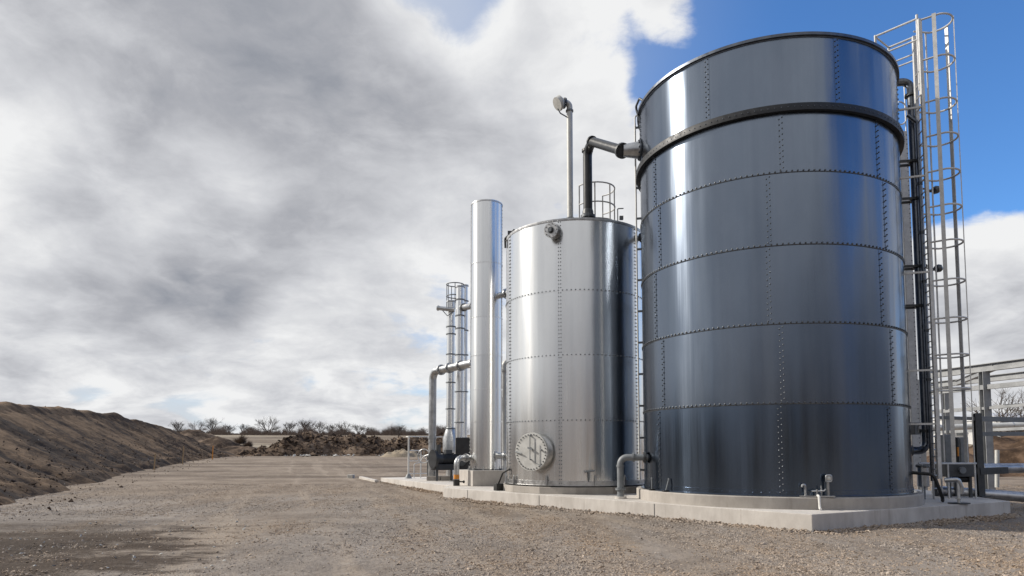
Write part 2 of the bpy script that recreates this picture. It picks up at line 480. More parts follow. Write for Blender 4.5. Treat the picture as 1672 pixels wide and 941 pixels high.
# toe x,y ; crest x,y,z
sec = [(-9.5, -4, -17, -6, 3.9), (-10.6, 6, -18, 4, 3.9), (-12.9, 16.2, -20, 14, 4.05), (-17.2, 27, -25, 26, 4.1), (-21, 38, -29, 37.5, 4.2),
       (-24.3, 50.5, -32, 50, 4.45), (-26.3, 58, -32.6, 57.5, 4.3), (-27.6, 64.5, -32.2, 64, 3.4), (-28.8, 71, -31.6, 71, 1.9), (-30, 77, -31, 78, .9)]
rows = catmull(sec, 46)
BV, BUV = [], []
prof = [(-.10, -.25)] + [(t, None) for t in np.linspace(0, 1, 46)] + [(1.12, 'top'), (1.35, 'top'), (1.6, 'top'), (2.0, 'back'), (2.6, 'back2')]
L = 0
for i, r in enumerate(rows):
    if i:
        L += math.hypot(r[0] - rows[i - 1][0], r[1] - rows[i - 1][1])
    wob = .55 * fbm(L * .16, 0, 5, 4)
    for t, kd in prof:
        tt = t
        x = r[0] + (r[2] - r[0]) * tt; y = r[1] + (r[3] - r[1]) * tt
        zg = g0(y)
        H = r[4] - zg
        if kd is None:
            s_ = t ** 1.12
            z = zg + H * (s_ if t < .9 else (.9 ** 1.12 + (1 - .9 ** 1.12) * (1 - (1 - (t - .9) / .1) ** 2)))
            amp = min(1, t * 5 + .25)
            nx = .10 * fbm(L * .55 + t * .8, t * 1.2, 2, 5) + .16 * abs(fbm(L * .33 + .7 * t, t * .5, 8, 4)) + .05 * fbm(x * 2.2, y * 2.2, 6, 5)
            z += amp * nx * min(1, H / 2) + wob * t * min(1, H / 3) * .5 - .06
            if t < .14:
                z += .28 * max(0, fbm(x * .6, y * .6, 31, 4) + .15) * math.sin(math.pi * t / .14) * min(1, H)
            x += (.55 * fbm(L * .3, 3, 1, 4)) * (1 - t)
        elif kd == 'top':
            z = zg + H * 1.0 + wob * .5 * min(1, H / 3) + .22 * fbm(x * .7, y * .7, 3, 5) * min(1, H / 2) - .05
        elif kd == 'back':
            z = zg + H * .6
        elif kd == 'back2':
            z = zg - .3
        else:
            z = zg - .25
        BV.append((x, y, z)); BUV.append((L, t * 8))
tag(np_mesh('earth_mound', BV, grid_faces(len(rows), len(prof))[:, ::-1], 'bank', True, BUV), kind='structure')

def heap_field(name, x0, x1, y0, y1, step, hf, mat, kind='structure'):
    xs = np.arange(x0, x1 + step, step); ys = np.arange(y0, y1 + step, step)
    V = [(x, y, g0(y) - .15 + hf(x, y)) for y in ys for x in xs]
    return tag(np_mesh(name, V, grid_faces(len(ys), len(xs)), mat, True), kind=kind)
def gauss_heap(lst, amp=.5, sc=.35, edge=None):
    def hf(x, y):
        h = 0
        for cx, cy, rx, ry, hh in lst:
            d = math.hypot((x - cx) / rx, (y - cy) / ry)
            h = max(h, hh * max(0, 1 - d ** 1.7))
        n = fbm(x * sc, y * sc, 7, 6)
        return max(-.3, h + (amp * n + .35 * amp * fbm(x * sc * 5, y * sc * 5, 2, 4)) * min(1, h * 1.2) - .02)
    return hf
# the dark bank that runs away behind the left mound, then the rubble bank across the far side of the yard
def xat(px, Y):
    return (px - CX) / F * Y
heap_field('earth_bank', xat(270, 84), xat(470, 84), 76, 92, .35, gauss_heap([
    (xat(318, 86), 86, 5.5, 6, 3.2), (xat(350, 84), 84, 5, 5, 2.3), (xat(385, 82), 82, 5.5, 4, 1.25), (xat(430, 81), 81, 4, 3, .8)], .35), 'rubble')
heap_field('rubble_bank', xat(396, 78), xat(735, 78), 70, 88, .3, gauss_heap([
    (xat(470, 77), 77, 4.2, 4.5, 1.9), (xat(508, 78), 78, 5, 5, 2.75), (xat(548, 79), 79, 4.5, 5, 2.5), (xat(590, 79), 79, 6, 5, 2.3),
    (xat(636, 79), 79, 5, 5, 1.9), (xat(680, 80), 80, 6, 5, 2.3), (xat(720, 80), 80, 5, 5, 2.4), (xat(440, 77), 77, 4, 3.5, 1.0)], .5, .5), 'rubble')
# bank beyond the pipe frame at the right
heap_field('clay_bank', 21, 52, 30, 46, .3, gauss_heap([(29, 37, 6, 5, 2.4), (36, 38, 8, 6, 2.9), (45, 38, 8, 6, 2.6), (24.5, 37, 4, 4, 1.2)], .5, .5), 'clay')
# unseen bank added behind the camera to darken the tank reflections
heap_field('unseen_reflection_bank', -34, 44, -24, -10, .8, gauss_heap([(x, -17 + 1.5 * math.sin(x), 9, 7.5, 5.0 + .6 * math.sin(x * .7)) for x in range(-26, 38, 4)], .4, .3), 'rubble')

# heap of sand beside the rubble
V = []
cx, cy = xat(655, 66), 66
N1, N2 = 48, 14
for j in range(N2 + 1):
    for i in range(N1):
        a = 2 * math.pi * i / N1; t = j / N2
        rr = (1 - t)
        x = cx + 2.2 * rr * math.cos(a); y = cy + 1.5 * rr * math.sin(a)
        h = .85 * (1 - rr ** 1.5) * (1 + .9 * fbm(x * .8, y * .8, 2, 4)) + .22 * fbm(x * 3, y * 3, 4, 3) * (1 - rr)
        V.append((x, y, g0(cy) + h - .06))
Fq = [(j * N1 + i, j * N1 + (i + 1) % N1, (j + 1) * N1 + (i + 1) % N1, (j + 1) * N1 + i) for j in range(N2) for i in range(N1)]
tag(np_mesh('sand_heap', V, Fq, 'sand', True), 'low heap of yellow sand dumped by the far rubble bank', 'sand heap')

# ------------------------------------------------------------------ loose stones and clods (uncountable)
OCT = np.array([(1, 0, 0), (-1, 0, 0), (0, 1, 0), (0, -1, 0), (0, 0, 1), (0, 0, -1)], float)
OCF = np.array([(0, 2, 4), (2, 1, 4), (1, 3, 4), (3, 0, 4), (2, 0, 5), (1, 2, 5), (3, 1, 5), (0, 3, 5)])
CUB = np.array([(sx, sy, sz) for sz in (-1, 1) for sx, sy in ((-1, -1), (1, -1), (1, 1), (-1, 1))], float) * .62
def stones(name, pts, sizes, mat, flat=.6):
    n = len(pts)
    base = OCT[None] * rng.uniform(.6, 1.25, (n, 6, 1)) + rng.normal(0, .16, (n, 6, 3))
    ang = rng.uniform(0, 2 * np.pi, n); ca, sa = np.cos(ang), np.sin(ang)
    st = np.stack([rng.uniform(.8, 1.5, n), rng.uniform(.6, 1.0, n), np.full(n, flat) * rng.uniform(.7, 1.3, n)], 1)
    b = base * st[:, None, :]
    til = rng.normal(0, .35, n)
    bz = b[:, :, 2] + b[:, :, 0] * til[:, None]
    x = b[:, :, 0] * ca[:, None] - b[:, :, 1] * sa[:, None]; y = b[:, :, 0] * sa[:, None] + b[:, :, 1] * ca[:, None]
    V = np.stack([x, y, bz], 2) * sizes[:, None, None] + pts[:, None, :]
    Fq = (OCF[None] + (np.arange(n) * 6)[:, None, None]).reshape(-1, 3)
    return tag(np_mesh(name, V.reshape(-1, 3), Fq, mat), kind='stuff')
A = Vector((5.25, 11.90)); D = Vector((11.08, 15.1))
B = Vector((-2.10, 20.67)); B1 = Vector((-2.09, 22.3)); C = Vector((-5.63, 29.05))
def in_poly(x, y, poly):
    c = False
    j = len(poly) - 1
    for i in range(len(poly)):
        xi, yi = poly[i]; xj, yj = poly[j]
        if (yi > y) != (yj > y) and x < (xj - xi) * (y - yi) / (yj - yi) + xi:
            c = not c
        j = i
    return c
MAIN = [tuple(A), tuple(D), (11.3, 16.3), (11.9, 19.5), (10.8, 24), (8.5, 27.5), (-.4, 27.5), tuple(B1 + Vector((.004, 0))), tuple(B)]
LEFT = [tuple(B1), (-.41, 27.5), (-2.2, 31.2), tuple(C)]
def gravel_points(n, wx, ylo, yhi, pw=1.6):
    P = []
    while len(P) < n:
        y = ylo + (yhi - ylo) * rng.random() ** pw
        x = (rng.random() * 2 - 1) * (y * .80 + .3)
        if in_poly(x, y, MAIN) or in_poly(x, y, LEFT):
            continue
        if mnoise.noise((x * .7, y * .3, 5)) < rng.random() * .9 - .62:
            continue
        if y < 15 and x + .38 * y + 2.5 * mnoise.noise((x * .6, y * .9, 8)) < 1.6 and rng.random() < .85:
            continue
        P.append((x, y, 0))
    return np.array(P)
def gz_at(P):
    return np.array([g0(y) + (.028 * fbm(x * .5, y * .32, 3) + .016 * fbm(x * 2.6, y * 2.2, 9, 3)) * (1 - smooth(22, 60, math.hypot(x, y - 10))) - .012 for x, y, _ in P])
P = gravel_points(190000, 0, 7.2, 28)
P[:, 2] = gz_at(P)
stones('gravel', P, rng.gamma(3.0, .0030, len(P)) + .0035, 'pebble', .45)
# ragged crest of gravel pushed up against the slab edge
E = []
for p, q, n in ((A, D, 2600), (A, B, 4200), (B1, C, 1800)):
    d = (q - p); nr = Vector((-d.y, d.x)).normalized()
    if nr.y > 0:
        nr = -nr
    for _ in range(n):
        t = rng.random(); o = abs(rng.normal(0, .16))
        w = p + d * t + nr * o
        hgt = max(0, .05 + .05 * mnoise.noise((w.x * 1.5, w.y * 1.5, 2))) * math.exp(-o * 7)
        E.append((w.x, w.y, g0(w.y) - .012 + hgt * rng.random()))
E = np.array(E)
stones('gravel_edge', E, rng.gamma(3, .0055, len(E)) + .005, 'pebble')
# clods on and below the mound
Q, sz = [], []
PN = len(prof)
for _ in range(4200):
    i = int(rng.integers(30, len(rows) - 60)); j = 1 + int(abs(rng.normal(0, 1)) * 13) % 46
    v = BV[i * PN + j]
    if j < 4 and rng.random() < .6:
        v = (v[0] + rng.random() * 2.2, v[1] + rng.normal(0, .3), g0(v[1]))
    Q.append((v[0] + rng.normal(0, .15), v[1] + rng.normal(0, .15), v[2] + .01)); sz.append((rng.gamma(2, .013) + .008) * (.7 if j < 4 else 1))
Q, sz = np.array(Q), np.array(sz)
k = rng.random(len(Q)) < .95
toe = np.array([g0(q[1]) + .35 > q[2] for q in Q])
stones('earth_clods', Q[k & ~toe], sz[k & ~toe], 'bank', .75)
stones('damp_clods', Q[k & toe], sz[k & toe] * 1.2, 'rubble', .7)
pale = Q[~k][:260]
stones('pale_stones', np.vstack([pale, np.stack([rng.uniform(-9, -3.5, 130), rng.uniform(8, 14, 130), np.full(130, .0)], 1)]), np.minimum(rng.gamma(2.0, .007, len(pale) + 130) + .008, .03), 'stone', .6)
R2 = np.array([(xat(px, Y) , Y, g0(Y) + .1) for px, Y in zip(np.concatenate([rng.normal(c_, 9, 14) for c_ in (478, 505, 540, 566, 630, 642)]), rng.uniform(66, 74.5, 84))])
stones('broken_concrete', R2, rng.gamma(1.6, .05, len(R2)) + .03, 'stone', .6)
# clods on the rubble bank give it a broken outline
R3 = []
rb = bpy.data.objects['rubble_bank'].data
for _ in range(5200):
    v = rb.vertices[int(rng.integers(len(rb.vertices)))].co
    if v.z > g0(v.y) + .05:
        R3.append((v.x + rng.normal(0, .2), v.y + rng.normal(0, .2), v.z))
R3 = np.array(R3)
stones('rubble_clods', R3, rng.gamma(2, .06, len(R3)) + .04, 'rubble', .8)

# ------------------------------------------------------------------ concrete
SLAB = .306
t = thing('foundation_slab', 'long pale concrete slab under the big dark tank and silver tank', 'slab', (A.x, A.y, 0))
MB().prism(MAIN, -.25, SLAB).build('slab', 'concrete', t, bevel=.012)
d = (B - A).normalized(); nr = Vector((-d.y, d.x))
if nr.y > 0: nr = -nr
for f in (.30, .62, .89):
    p = A + (B - A) * f + nr * .0015
    MB().box((p.x, p.y, .142), (.008, .012, .30), math.atan2(d.y, d.x)).build('joint', 'darkgrey', t)
t = thing('foundation_slab', 'narrower concrete slab under the thin towers and black pump at left', 'slab', (C.x, C.y, 0))
MB().prism(LEFT, -.25, SLAB - .012).build('slab', 'concrete', t, bevel=.012)
# low kerb running on from the slab's far left corner
k0, k1 = Vector((C.x - .2, C.y + .1)), Vector((xat(588, 31.5), 31.8))
tag(MB().beam((k0.x, k0.y, g0(k0.y) + .02), (k1.x, k1.y, g0(k1.y) + .03), .16, .13).build('kerb', 'concrete', bevel=.01), 'thin pale kerb running on from the slab beside the dirt yard', 'kerb')
tag(MB().prism([(k1.x - .75, k1.y + .4), (k1.x - .45, k1.y + .3), (k1.x - .42, k1.y + .6), (k1.x - .7, k1.y + .7)], g0(32) - .1, g0(32) + .16).build('concrete_block', 'stone', bevel=.03), 'small broken concrete lump lying at the far end of the thin kerb', 'rubble')

# ------------------------------------------------------------------ big dark tank
BC = Vector((6.05, 15.89)); BR = 2.89
phi0 = math.atan2(-BC.y, -BC.x)              # towards the camera
def bpt(deg, z, dr=0.0):                     # deg > 0 is to the right as seen from the camera
    a = phi0 + rad(deg)
    return Vector((BC.x + (BR + dr) * math.cos(a), BC.y + (BR + dr) * math.sin(a), z))
def bn(deg):
    a = phi0 + rad(deg)
    return Vector((math.cos(a), math.sin(a), 0))
front = bpt(0, 0)
def zf(py, Y=front.y, px=1262):
    return at(px, py, Y).z
Z = [zf(809), zf(660), zf(530.5), zf(403), zf(286), zf(183), zf(68)]
zbase = Z[0]
# circular plinth
MBp = MB().lathe([(BR - 1.0, SLAB + .001), (BR + .19, SLAB + .001), (BR + .19, zbase - .035), (BR + .175, zbase - .02), (BR - 1.0, zbase - .02)], (BC.x, BC.y, 0), 144)
tag(MBp.build('tank_plinth', 'concrete2', auto=30), 'round low concrete plinth ring under the big dark tank', 'plinth')
t = thing('storage_tank', 'tall dark blue grey bolted steel tank on a round concrete plinth', 'tank', (BC.x, BC.y, zbase))
N = 240
def course(tb, c, R, z0, z1, mat, nm='shell_course'):
    return MB().lathe([(R - .03, z0), (R, z0), (R, z1), (R - .03, z1)], (c.x, c.y, 0), N).build(nm, mat, tb, auto=30)
def ring_bolts(mb, c, R, z, n, r):
    for k in range(n):
        a = 2 * math.pi * k / n
        nrm = Vector((math.cos(a), math.sin(a), 0))
        mb.stud((c.x + R * nrm.x, c.y + R * nrm.y, z), nrm, r)
def arc_panel(mb, c, R0, R1, a0, a1, z0, z1, n=3):
    mb.lathe([(R0, z0), (R1, z0), (R1, z1), (R0, z1)], (c.x, c.y, 0), n, a0, a1)
for k in range(6):
    Rk = BR + (.003 if k % 2 else 0.0)
    first = -52.0 + (0, 4.0, -1.5, 3.0, -.5)[k] if k < 5 else -21.0
    dgs = [first + 360 / 7 * j for j in range(7)]
    if k < 5:
        dgs[1] = (4.2, 5.5, 1.5, 2.2, 7.5)[k]
    for j in range(7):
        a = phi0 + rad(dgs[j])
        a2 = phi0 + rad(dgs[j + 1] if j < 6 else dgs[0] + 360)
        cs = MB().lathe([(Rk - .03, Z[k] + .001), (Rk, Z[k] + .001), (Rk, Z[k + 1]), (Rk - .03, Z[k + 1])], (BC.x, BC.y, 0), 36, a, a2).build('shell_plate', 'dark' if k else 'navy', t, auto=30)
        mb = MB(); mb.studmat = 1
        hw = .042 if k < 5 else .055
        arc_panel(mb, BC, Rk - .002, Rk + .006, a - hw / BR, a + hw / BR, Z[k] + .03, Z[k + 1] - .03)
        nb = int((Z[k + 1] - Z[k] - .12) / .105)
        for q in range(nb):
            z = Z[k] + .08 + q * (Z[k + 1] - Z[k] - .16) / (nb - 1)
            for sg in (-1, 1):
                aa = a + sg * .028 / BR
                nn = Vector((math.cos(aa), math.sin(aa), 0))
                mb.stud((BC.x + (Rk + .006) * nn.x, BC.y + (Rk + .006) * nn.y, z + sg * .02), nn, .0135, .018)
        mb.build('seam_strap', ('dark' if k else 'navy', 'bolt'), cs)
    if 1 <= k <= 4:
        mb = MB(); mb.studmat = 1
        mb.lathe([(BR, Z[k] - .012), (BR + .012, Z[k] - .012), (BR + .016, Z[k] + .004), (BR, Z[k] + .008)], (BC.x, BC.y, 0), N)
        ring_bolts(mb, BC, BR + .005, Z[k] + .026, 170, .0185)
        mb.build('seam_ring', ('bolt', 'bolt'), t)
mb = MB(); mb.studmat = 1; mb.lathe([(BR - .01, Z[5] - .075), (BR + .03, Z[5] - .09), (BR + .10, Z[5] - .09), (BR + .105, Z[5] + .045), (BR + .10, Z[5] + .055), (BR - .01, Z[5] + .055)], (BC.x, BC.y, 0), N)
ring_bolts(mb, BC, BR + .105, Z[5] - .02, 150, .011)
mb.build('stiffening_ring', ('darkband', 'seam'), t, auto=30)
mb = MB().lathe([(BR - .02, Z[6] - .03), (BR + .012, Z[6] - .03), (BR + .018, Z[6] - .01), (BR + .06, Z[6] - .005), (BR + .06, Z[6] + .055), (BR - .02, Z[6] + .055)], (BC.x, BC.y, 0), N)
mb.build('top_rim', 'seam', t, auto=30)
MB().lathe([(0.001, Z[6] + .30), (BR - .021, Z[6] - .02), (BR - .021, Z[6] - .06), (.001, Z[6] + .25)], (BC.x, BC.y, 0), 96).build('roof', 'dark', t)
mb = MB().lathe([(BR - .01, zbase - .018), (BR + .085, zbase - .018), (BR + .085, zbase + .004), (BR + .012, zbase + .008), (BR + .010, zbase + .10), (BR - .01, zbase + .105)], (BC.x, BC.y, 0), N)
ring_bolts(mb, BC, BR + .010, zbase + .055, 120, .011)
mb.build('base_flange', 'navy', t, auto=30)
# gas nozzle near the top left where the black pipe arrives
nzl = bpt(-74, at(1036, 229, 15.6).z)
nd = bn(-74)
mb = MB().tube([nzl - nd * .1, nzl + nd * .10, nzl + nd * .42], [.22, .20, .15], 28)
mb.lathe([(0, 0)] * 3, (0, 0, -50), 3) if False else None
mb.build('nozzle', 'pipe', t)
MB().flange(nzl + nd * .02, nd, .26, .03, 10).build('nozzle_flange', 'seam', t)

# grab hook over the rim and the thin standpipe down the left silhouette
tl = thing('standpipe', 'thin grey standpipe hooked over the rim of the big dark tank, left edge', 'pipe', bpt(-86, zbase, .1))
zt = Z[6]
pts = bent([bpt(-84, zbase + .15, .12), bpt(-84, zt + .22, .12), bpt(-84, zt + .22, -.1)], .06)
MB().tube(pts, .022, 8).build('pipe', 'rail', tl)
for k in range(12):
    z = zbase + .4 + k * (zt - zbase - .5) / 11
    MB().beam(bpt(-84, z, -.005), bpt(-84, z, .13), .03, .05).build('clamp', 'bolt', tl)
th = thing('rim_handle', 'bent black handle bar on the upper rim of the dark tank', 'handle', bpt(-66, zt))
MB().tube(bent([bpt(-75, zt - .12, .012), bpt(-75, zt + .20, .10), bpt(-67, zt + .20, .07), bpt(-64, zt + .05, .0)], .08), .028, 10).build('bar', 'darkgrey', th)
MB().box(bpt(-75, zt - .12, .01), (.08, .08, .10), phi0).build('bracket', 'bolt', th)

# ------------------------------------------------------------------ silver tank
SC = Vector((1.86, 19.62)); SR = 2.03
phs = math.atan2(-SC.y, -SC.x)
def spt(deg, z, dr=0.0):
    a = phs + rad(deg)
    return Vector((SC.x + (SR + dr) * math.cos(a), SC.y + (SR + dr) * math.sin(a), z))
def sn(deg):
    a = phs + rad(deg)
    return Vector((math.cos(a), math.sin(a), 0))
sfY = spt(0, 0).y
def zs(py):
    return at(943, py, sfY).z
SZ = [zs(794), zs(686), zs(579), zs(473), zs(357)]
ext = [(SC.x + (SR + .10) * math.cos(2 * math.pi * (k + .28) / 14) , SC.y + (SR + .10) * math.sin(2 * math.pi * (k + .28) / 14)) for k in range(14)]
tag(MB().prism([(SC.x + (x - SC.x) * 1.03, SC.y + (y - SC.y) * 1.03) for x, y in ext], SLAB + .001, SZ[0] - .03).build('tank_plinth', 'concrete2', bevel=.01), 'faceted concrete plinth under the shorter silver tank', 'plinth')
t = thing('process_tank', 'shiny silver aluminium tank with a round manhole near its base', 'tank', (SC.x, SC.y, SZ[0]))
for k in range(4):
    cs = course(t, SC, SR + (.002 if k % 2 else 0), SZ[k] + .001, SZ[k + 1], 'silver')
    for j, dg in enumerate((-11.5, -65, 55, 115, 175, 235)):
        a = phs + rad(dg)
        mb = MB(); mb.studmat = 1
        arc_panel(mb, SC, SR - .002, SR + .005, a - .05 / SR, a + .05 / SR, SZ[k] + .03, SZ[k + 1] - .03)
        nb = int((SZ[k + 1] - SZ[k]) / .10)
        for q in range(nb):
            z = SZ[k] + .07 + q * (SZ[k + 1] - SZ[k] - .14) / (nb - 1)
            for sg in (-1, 1):
                aa = a + sg * .028 / SR
                nn = Vector((math.cos(aa), math.sin(aa), 0))
                mb.stud((SC.x + (SR + .005) * nn.x, SC.y + (SR + .005) * nn.y, z), nn, .016, .018)
        mb.build('seam_strap', ('silver', 'grey'), cs)
    if k:
        mb = MB(); mb.studmat = 1; mb.lathe([(SR, SZ[k] - .03), (SR + .006, SZ[k] - .03), (SR + .006, SZ[k] + .03), (SR, SZ[k] + .03)], (SC.x, SC.y, 0), N)
        ring_bolts(mb, SC, SR + .006, SZ[k], 110, .019)
        mb.build('seam_ring', ('silver', 'grey'), t)
mb = MB().lathe([(SR - .01, SZ[4] - .05), (SR + .01, SZ[4] - .05), (SR + .02, SZ[4] - .01), (SR + .02, SZ[4] + .02), (SR - .02, SZ[4] + .03)], (SC.x, SC.y, 0), N)
ring_bolts(mb, SC, SR + .010, SZ[4] - .035, 90, .010)
mb.build('top_rim', 'silverseam', t, auto=30)
MB().lathe([(.001, SZ[4] + .16), (SR - .02, SZ[4] + .02), (SR - .02, SZ[4] - .03), (.001, SZ[4] + .10)], (SC.x, SC.y, 0), 96).build('roof', 'silver', t)
mb = MB().lathe([(SR - .01, SZ[0] + .001), (SR + .055, SZ[0] + .001), (SR + .055, SZ[0] + .014), (SR + .012, SZ[0] + .02), (SR + .010, SZ[0] + .13), (SR - .01, SZ[0] + .135)], (SC.x, SC.y, 0), N)
ring_bolts(mb, SC, SR + .010, SZ[0] + .07, 60, .011)
mb.build('base_flange', 'silverseam', t, auto=30)
MB().lathe([(SR - .3, SZ[0] - .029), (SR + .03, SZ[0] - .029), (SR + .03, SZ[0] - .001), (SR - .3, SZ[0] - .001)], (SC.x, SC.y, 0), 96).build('base_gasket', 'rubber', t, auto=30)
for dg in (-70, -55, -22, 14, 38):
    mb = MB()
    p = spt(dg, SZ[0] + .10, .05)
    mb.box((p.x, p.y, SZ[0] + .11), (.05, .05, .20), phs + rad(dg))
    mb.cyl((p.x, p.y, SZ[0] - .0), (p.x, p.y, SZ[0] + .28), .014, 8)
    mb.stud((p.x, p.y, SZ[0] + .21), (0, 0, 1), .03, .03)
    mb.build('anchor_bracket', 'pipe', t)
# manhole
mdg = -30; mc = spt(mdg, at(880, 738, 18.2).z); mn = sn(mdg)
mx = Vector((-mn.y, mn.x, 0))
man = MB().cyl(mc - mn * .12, mc + mn * .26, .44, 56)
for k in range(28):
    pass
man = man.build('manhole', 'silverseam', t)
mb = MB().cyl(mc + mn * .255, mc + mn * .285, .505, 56)
cov = mb.build('manhole_flange', 'pale', man)
bb = MB(); bb.studmat = 1
bb.cyl(mc + mn * .287, mc + mn * .318, .50, 56)
for k in range(32):
    a = 2 * math.pi * k / 32
    p = mc + mn * .318 + (mx * math.cos(a) + Vector((0, 0, 1)) * math.sin(a)) * .455
    bb.stud(p, mn, .017, .022)
bb.build('manhole_cover', ('pale', 'bolt'), man)
hb = MB()
f0 = mc + mn * .37
hb.cyl(f0 + Vector((0, 0, -.22)), f0 + Vector((0, 0, .44)), .011, 8)
hb.beam(f0 + mx * -.07 + Vector((0, 0, .11)), f0 + mx * .08 + Vector((0, 0, .06)), .03, .04)
for zz in (-.2, .1, .42):
    hb.beam(mc + mn * .31 + Vector((0, 0, zz)), f0 + Vector((0, 0, zz)), .03, .03)
hb.tube([f0 + mx * .16 + Vector((0, 0, .25)), f0 + mx * .16 + Vector((0, 0, -.28)), f0 + mx * .33 + Vector((0, 0, -.36))], .010, 6)
hb.tube([mc + mn * .325 + mx * .33 + Vector((0, 0, .04)), mc + mn * .42 + mx * .40 + Vector((0, 0, .05))], .022, 8)
hb.tube([mc + mn * .34 - mx * .49 + Vector((0, 0, .0)), mc + mn * .36 - mx * .27 + Vector((0, 0, -.05))], .018, 8)
hb.build('manhole_handle', 'grey', man)
# upper nozzle
ndg = -14; nc = spt(ndg, at(916, 383, 17.9).z); nn_ = (sn(-24) + Vector((0, 0, -.12))).normalized()
noz = MB().cyl(nc - nn_ * .1, nc + nn_ * .30, .125, 28).build('nozzle', 'silverseam', t)
MB().flange(nc + nn_ * .12, nn_, .20, .03, 10, .016).build('nozzle_flange', 'pipe', noz)
mb = MB().flange(nc + nn_ * .31, nn_, .20, .04, 10, .016)
mb.build('nozzle_flange', 'silverseam', noz)
MB().cyl(nc + nn_ * .32, nc + nn_ * .345, .085, 24).build('nozzle_bore_shade', 'darkgrey', noz)  # shade of the open nozzle bore put in as a dark disc
MB().box(nc + nn_ * .37 + Vector((0, 0, .0)), (.05, .10, .10), math.atan2(nn_.y, nn_.x)).build('nozzle_valve', 'bolt', noz)
# side connection to the dark tank
cdg = 62; c0 = spt(cdg, at(1030, 386, 18.3).z)
t2 = thing('link_pipe', 'short flanged pipe joining the silver tank top to the dark tank', 'pipe', c0)
far_ = Vector((BC.x, BC.y, c0.z)) - (Vector((BC.x, BC.y, 0)) - Vector((c0.x, c0.y, 0))).normalized() * BR
dd = (far_ - c0).normalized()
MB().cyl(c0 - dd * .05, far_ + dd * .05, .075, 20).build('pipe', 'pipe', t2)
MB().flange(c0 + dd * .10, dd, .135, .05).build('flange', 'bolt', t2)
MB().flange(far_ - dd * .09, dd, .135, .05).build('flange', 'bolt', t2)
# roof clips
for dg, lab in ((-78, 'small dark clip on the roof edge at the silver tank\'s left side'),):
    o = MB().tube(bent([spt(dg, SZ[4] - .25, .04), spt(dg, SZ[4] + .03, .05), spt(dg + 18, SZ[4] + .09, -.05)], .06), .03, 8)
    o.box(spt(dg + 12, SZ[4] + .07, 0), (.12, .1, .08))
    tag(o.build('hose_clip', 'darkgrey'), lab, 'clip')

# ------------------------------------------------------------------ vent pipe, black overflow pipe and roof guard rail on the silver tank
vY = 18.6
vb = at(931, 352, vY); vt = at(931, 176, vY)
vb.z = SZ[4] + .02; vt.x = vb.x
t = thing('vent_pipe', 'pale upright vent pipe with a curved hooded top on the silver tank', 'pipe', vb)
dirx = Vector((-.93, -.36, 0)).normalized()
pts = bent([vb, vt + Vector((0, 0, .12)), vt + Vector((0, 0, .12)) + dirx * .22], .13, 8)
MB().tube(pts, .085, 20).build('pipe', 'pale', t)
for z in (vb.z + .12, vb.z + .32, vt.z - .10):
    MB().cyl((vb.x, vb.y, z - .022), (vb.x, vb.y, z + .022), .125 if z < vb.z + .4 else .11, 20).build('collar', 'grey', t)
h0 = vt + Vector((0, 0, .10)) + dirx * .17
hd = MB().flange(h0, dirx, .15, .05, 8)
hd.build('hood_flange', 'bolt', t)
hd = MB().tube([h0 + dirx * .03, h0 + dirx * .14 + Vector((0, 0, -.02)), h0 + dirx * .22 + Vector((0, 0, -.07))], [.11, .21, .19], 20)
hd.build('hood', 'pale', t)
MB().tube(bent([h0 + dirx * .2 + Vector((0, 0, -.20)), h0 + dirx * .12 + Vector((0, 0, -.32)), vt + dirx * .06 + Vector((0, 0, -.30))], .05), .018, 8).build('stay', 'grey', t)

bY = 17.95
b0 = at(960, 352, bY); b0.z = SZ[4] + .03
b1 = at(960, 229, bY); b1.x = b0.x
b2 = nzl + nd * .44
t = thing('gas_pipe', 'black plastic pipe rising from the silver tank and bending to the dark tank', 'pipe', b0)
MB().tube(bent([b0 + Vector((0, 0, .05)), b1, b2], .28, 10), .125, 24).build('pipe', 'black', t)
dl = (b2 - b1).normalized()
for p, dr, r in ((b1 - Vector((0, 0, .30)), Vector((0, 0, 1)), .155), (b1 + dl * .32, dl, .15)):
    MB().cyl(p - dr * .03, p + dr * .03, r, 24).build('coupling', 'black', t)
MB().flange(b2 - dl * .02, dl, .19, .08, 8).build('flange', 'darkgrey', t)
MB().flange(b0 + Vector((0, 0, .14)), (0, 0, 1), .20, .07, 8).build('flange', 'bolt', t)
MB().tube([b0 + Vector((0, 0, 0)), b0 + Vector((0, 0, .28)), b0 + Vector((0, 0, .34))], [.15, .15, .13], 24).build('socket', 'darkgrey', t)

rc = Vector((at(972, 352, 18.6).x, 18.6, SZ[4] + .06))
rR = .55
t = thing('guard_rail', 'curved grey guard rail standing on the silver tank roof', 'railing', rc)
hz = at(967, 303, 18.3).z - rc.z
angs = [rad(a) for a in range(-150, 61, 15)]
for hh in (hz, hz * .52, .12):
    MB().tube([rc + Vector((rR * math.cos(a), rR * math.sin(a), hh)) for a in angs], .020, 8).build('rail', 'rail', t)
for a in (-150, -98, -50, 5, 60):
    a = rad(a)
    p = rc + Vector((rR * math.cos(a), rR * math.sin(a), 0))
    MB().beam(p - Vector((0, 0, .02)), p + Vector((0, 0, hz)), .035, .035).build('post', 'rail', t)
p = spt(38, SZ[4], -.12)
o = MB().tube(bent([p, p + Vector((0, 0, .42)), p + Vector((.16, -.02, .42))], .03), .016, 8).box(p + Vector((.1, 0, .16)), (.1, .08, .1))
tag(o.build('sensor_post', 'grey'), 'small bent sensor post at the silver tank roof edge by the dark tank', 'sensor')

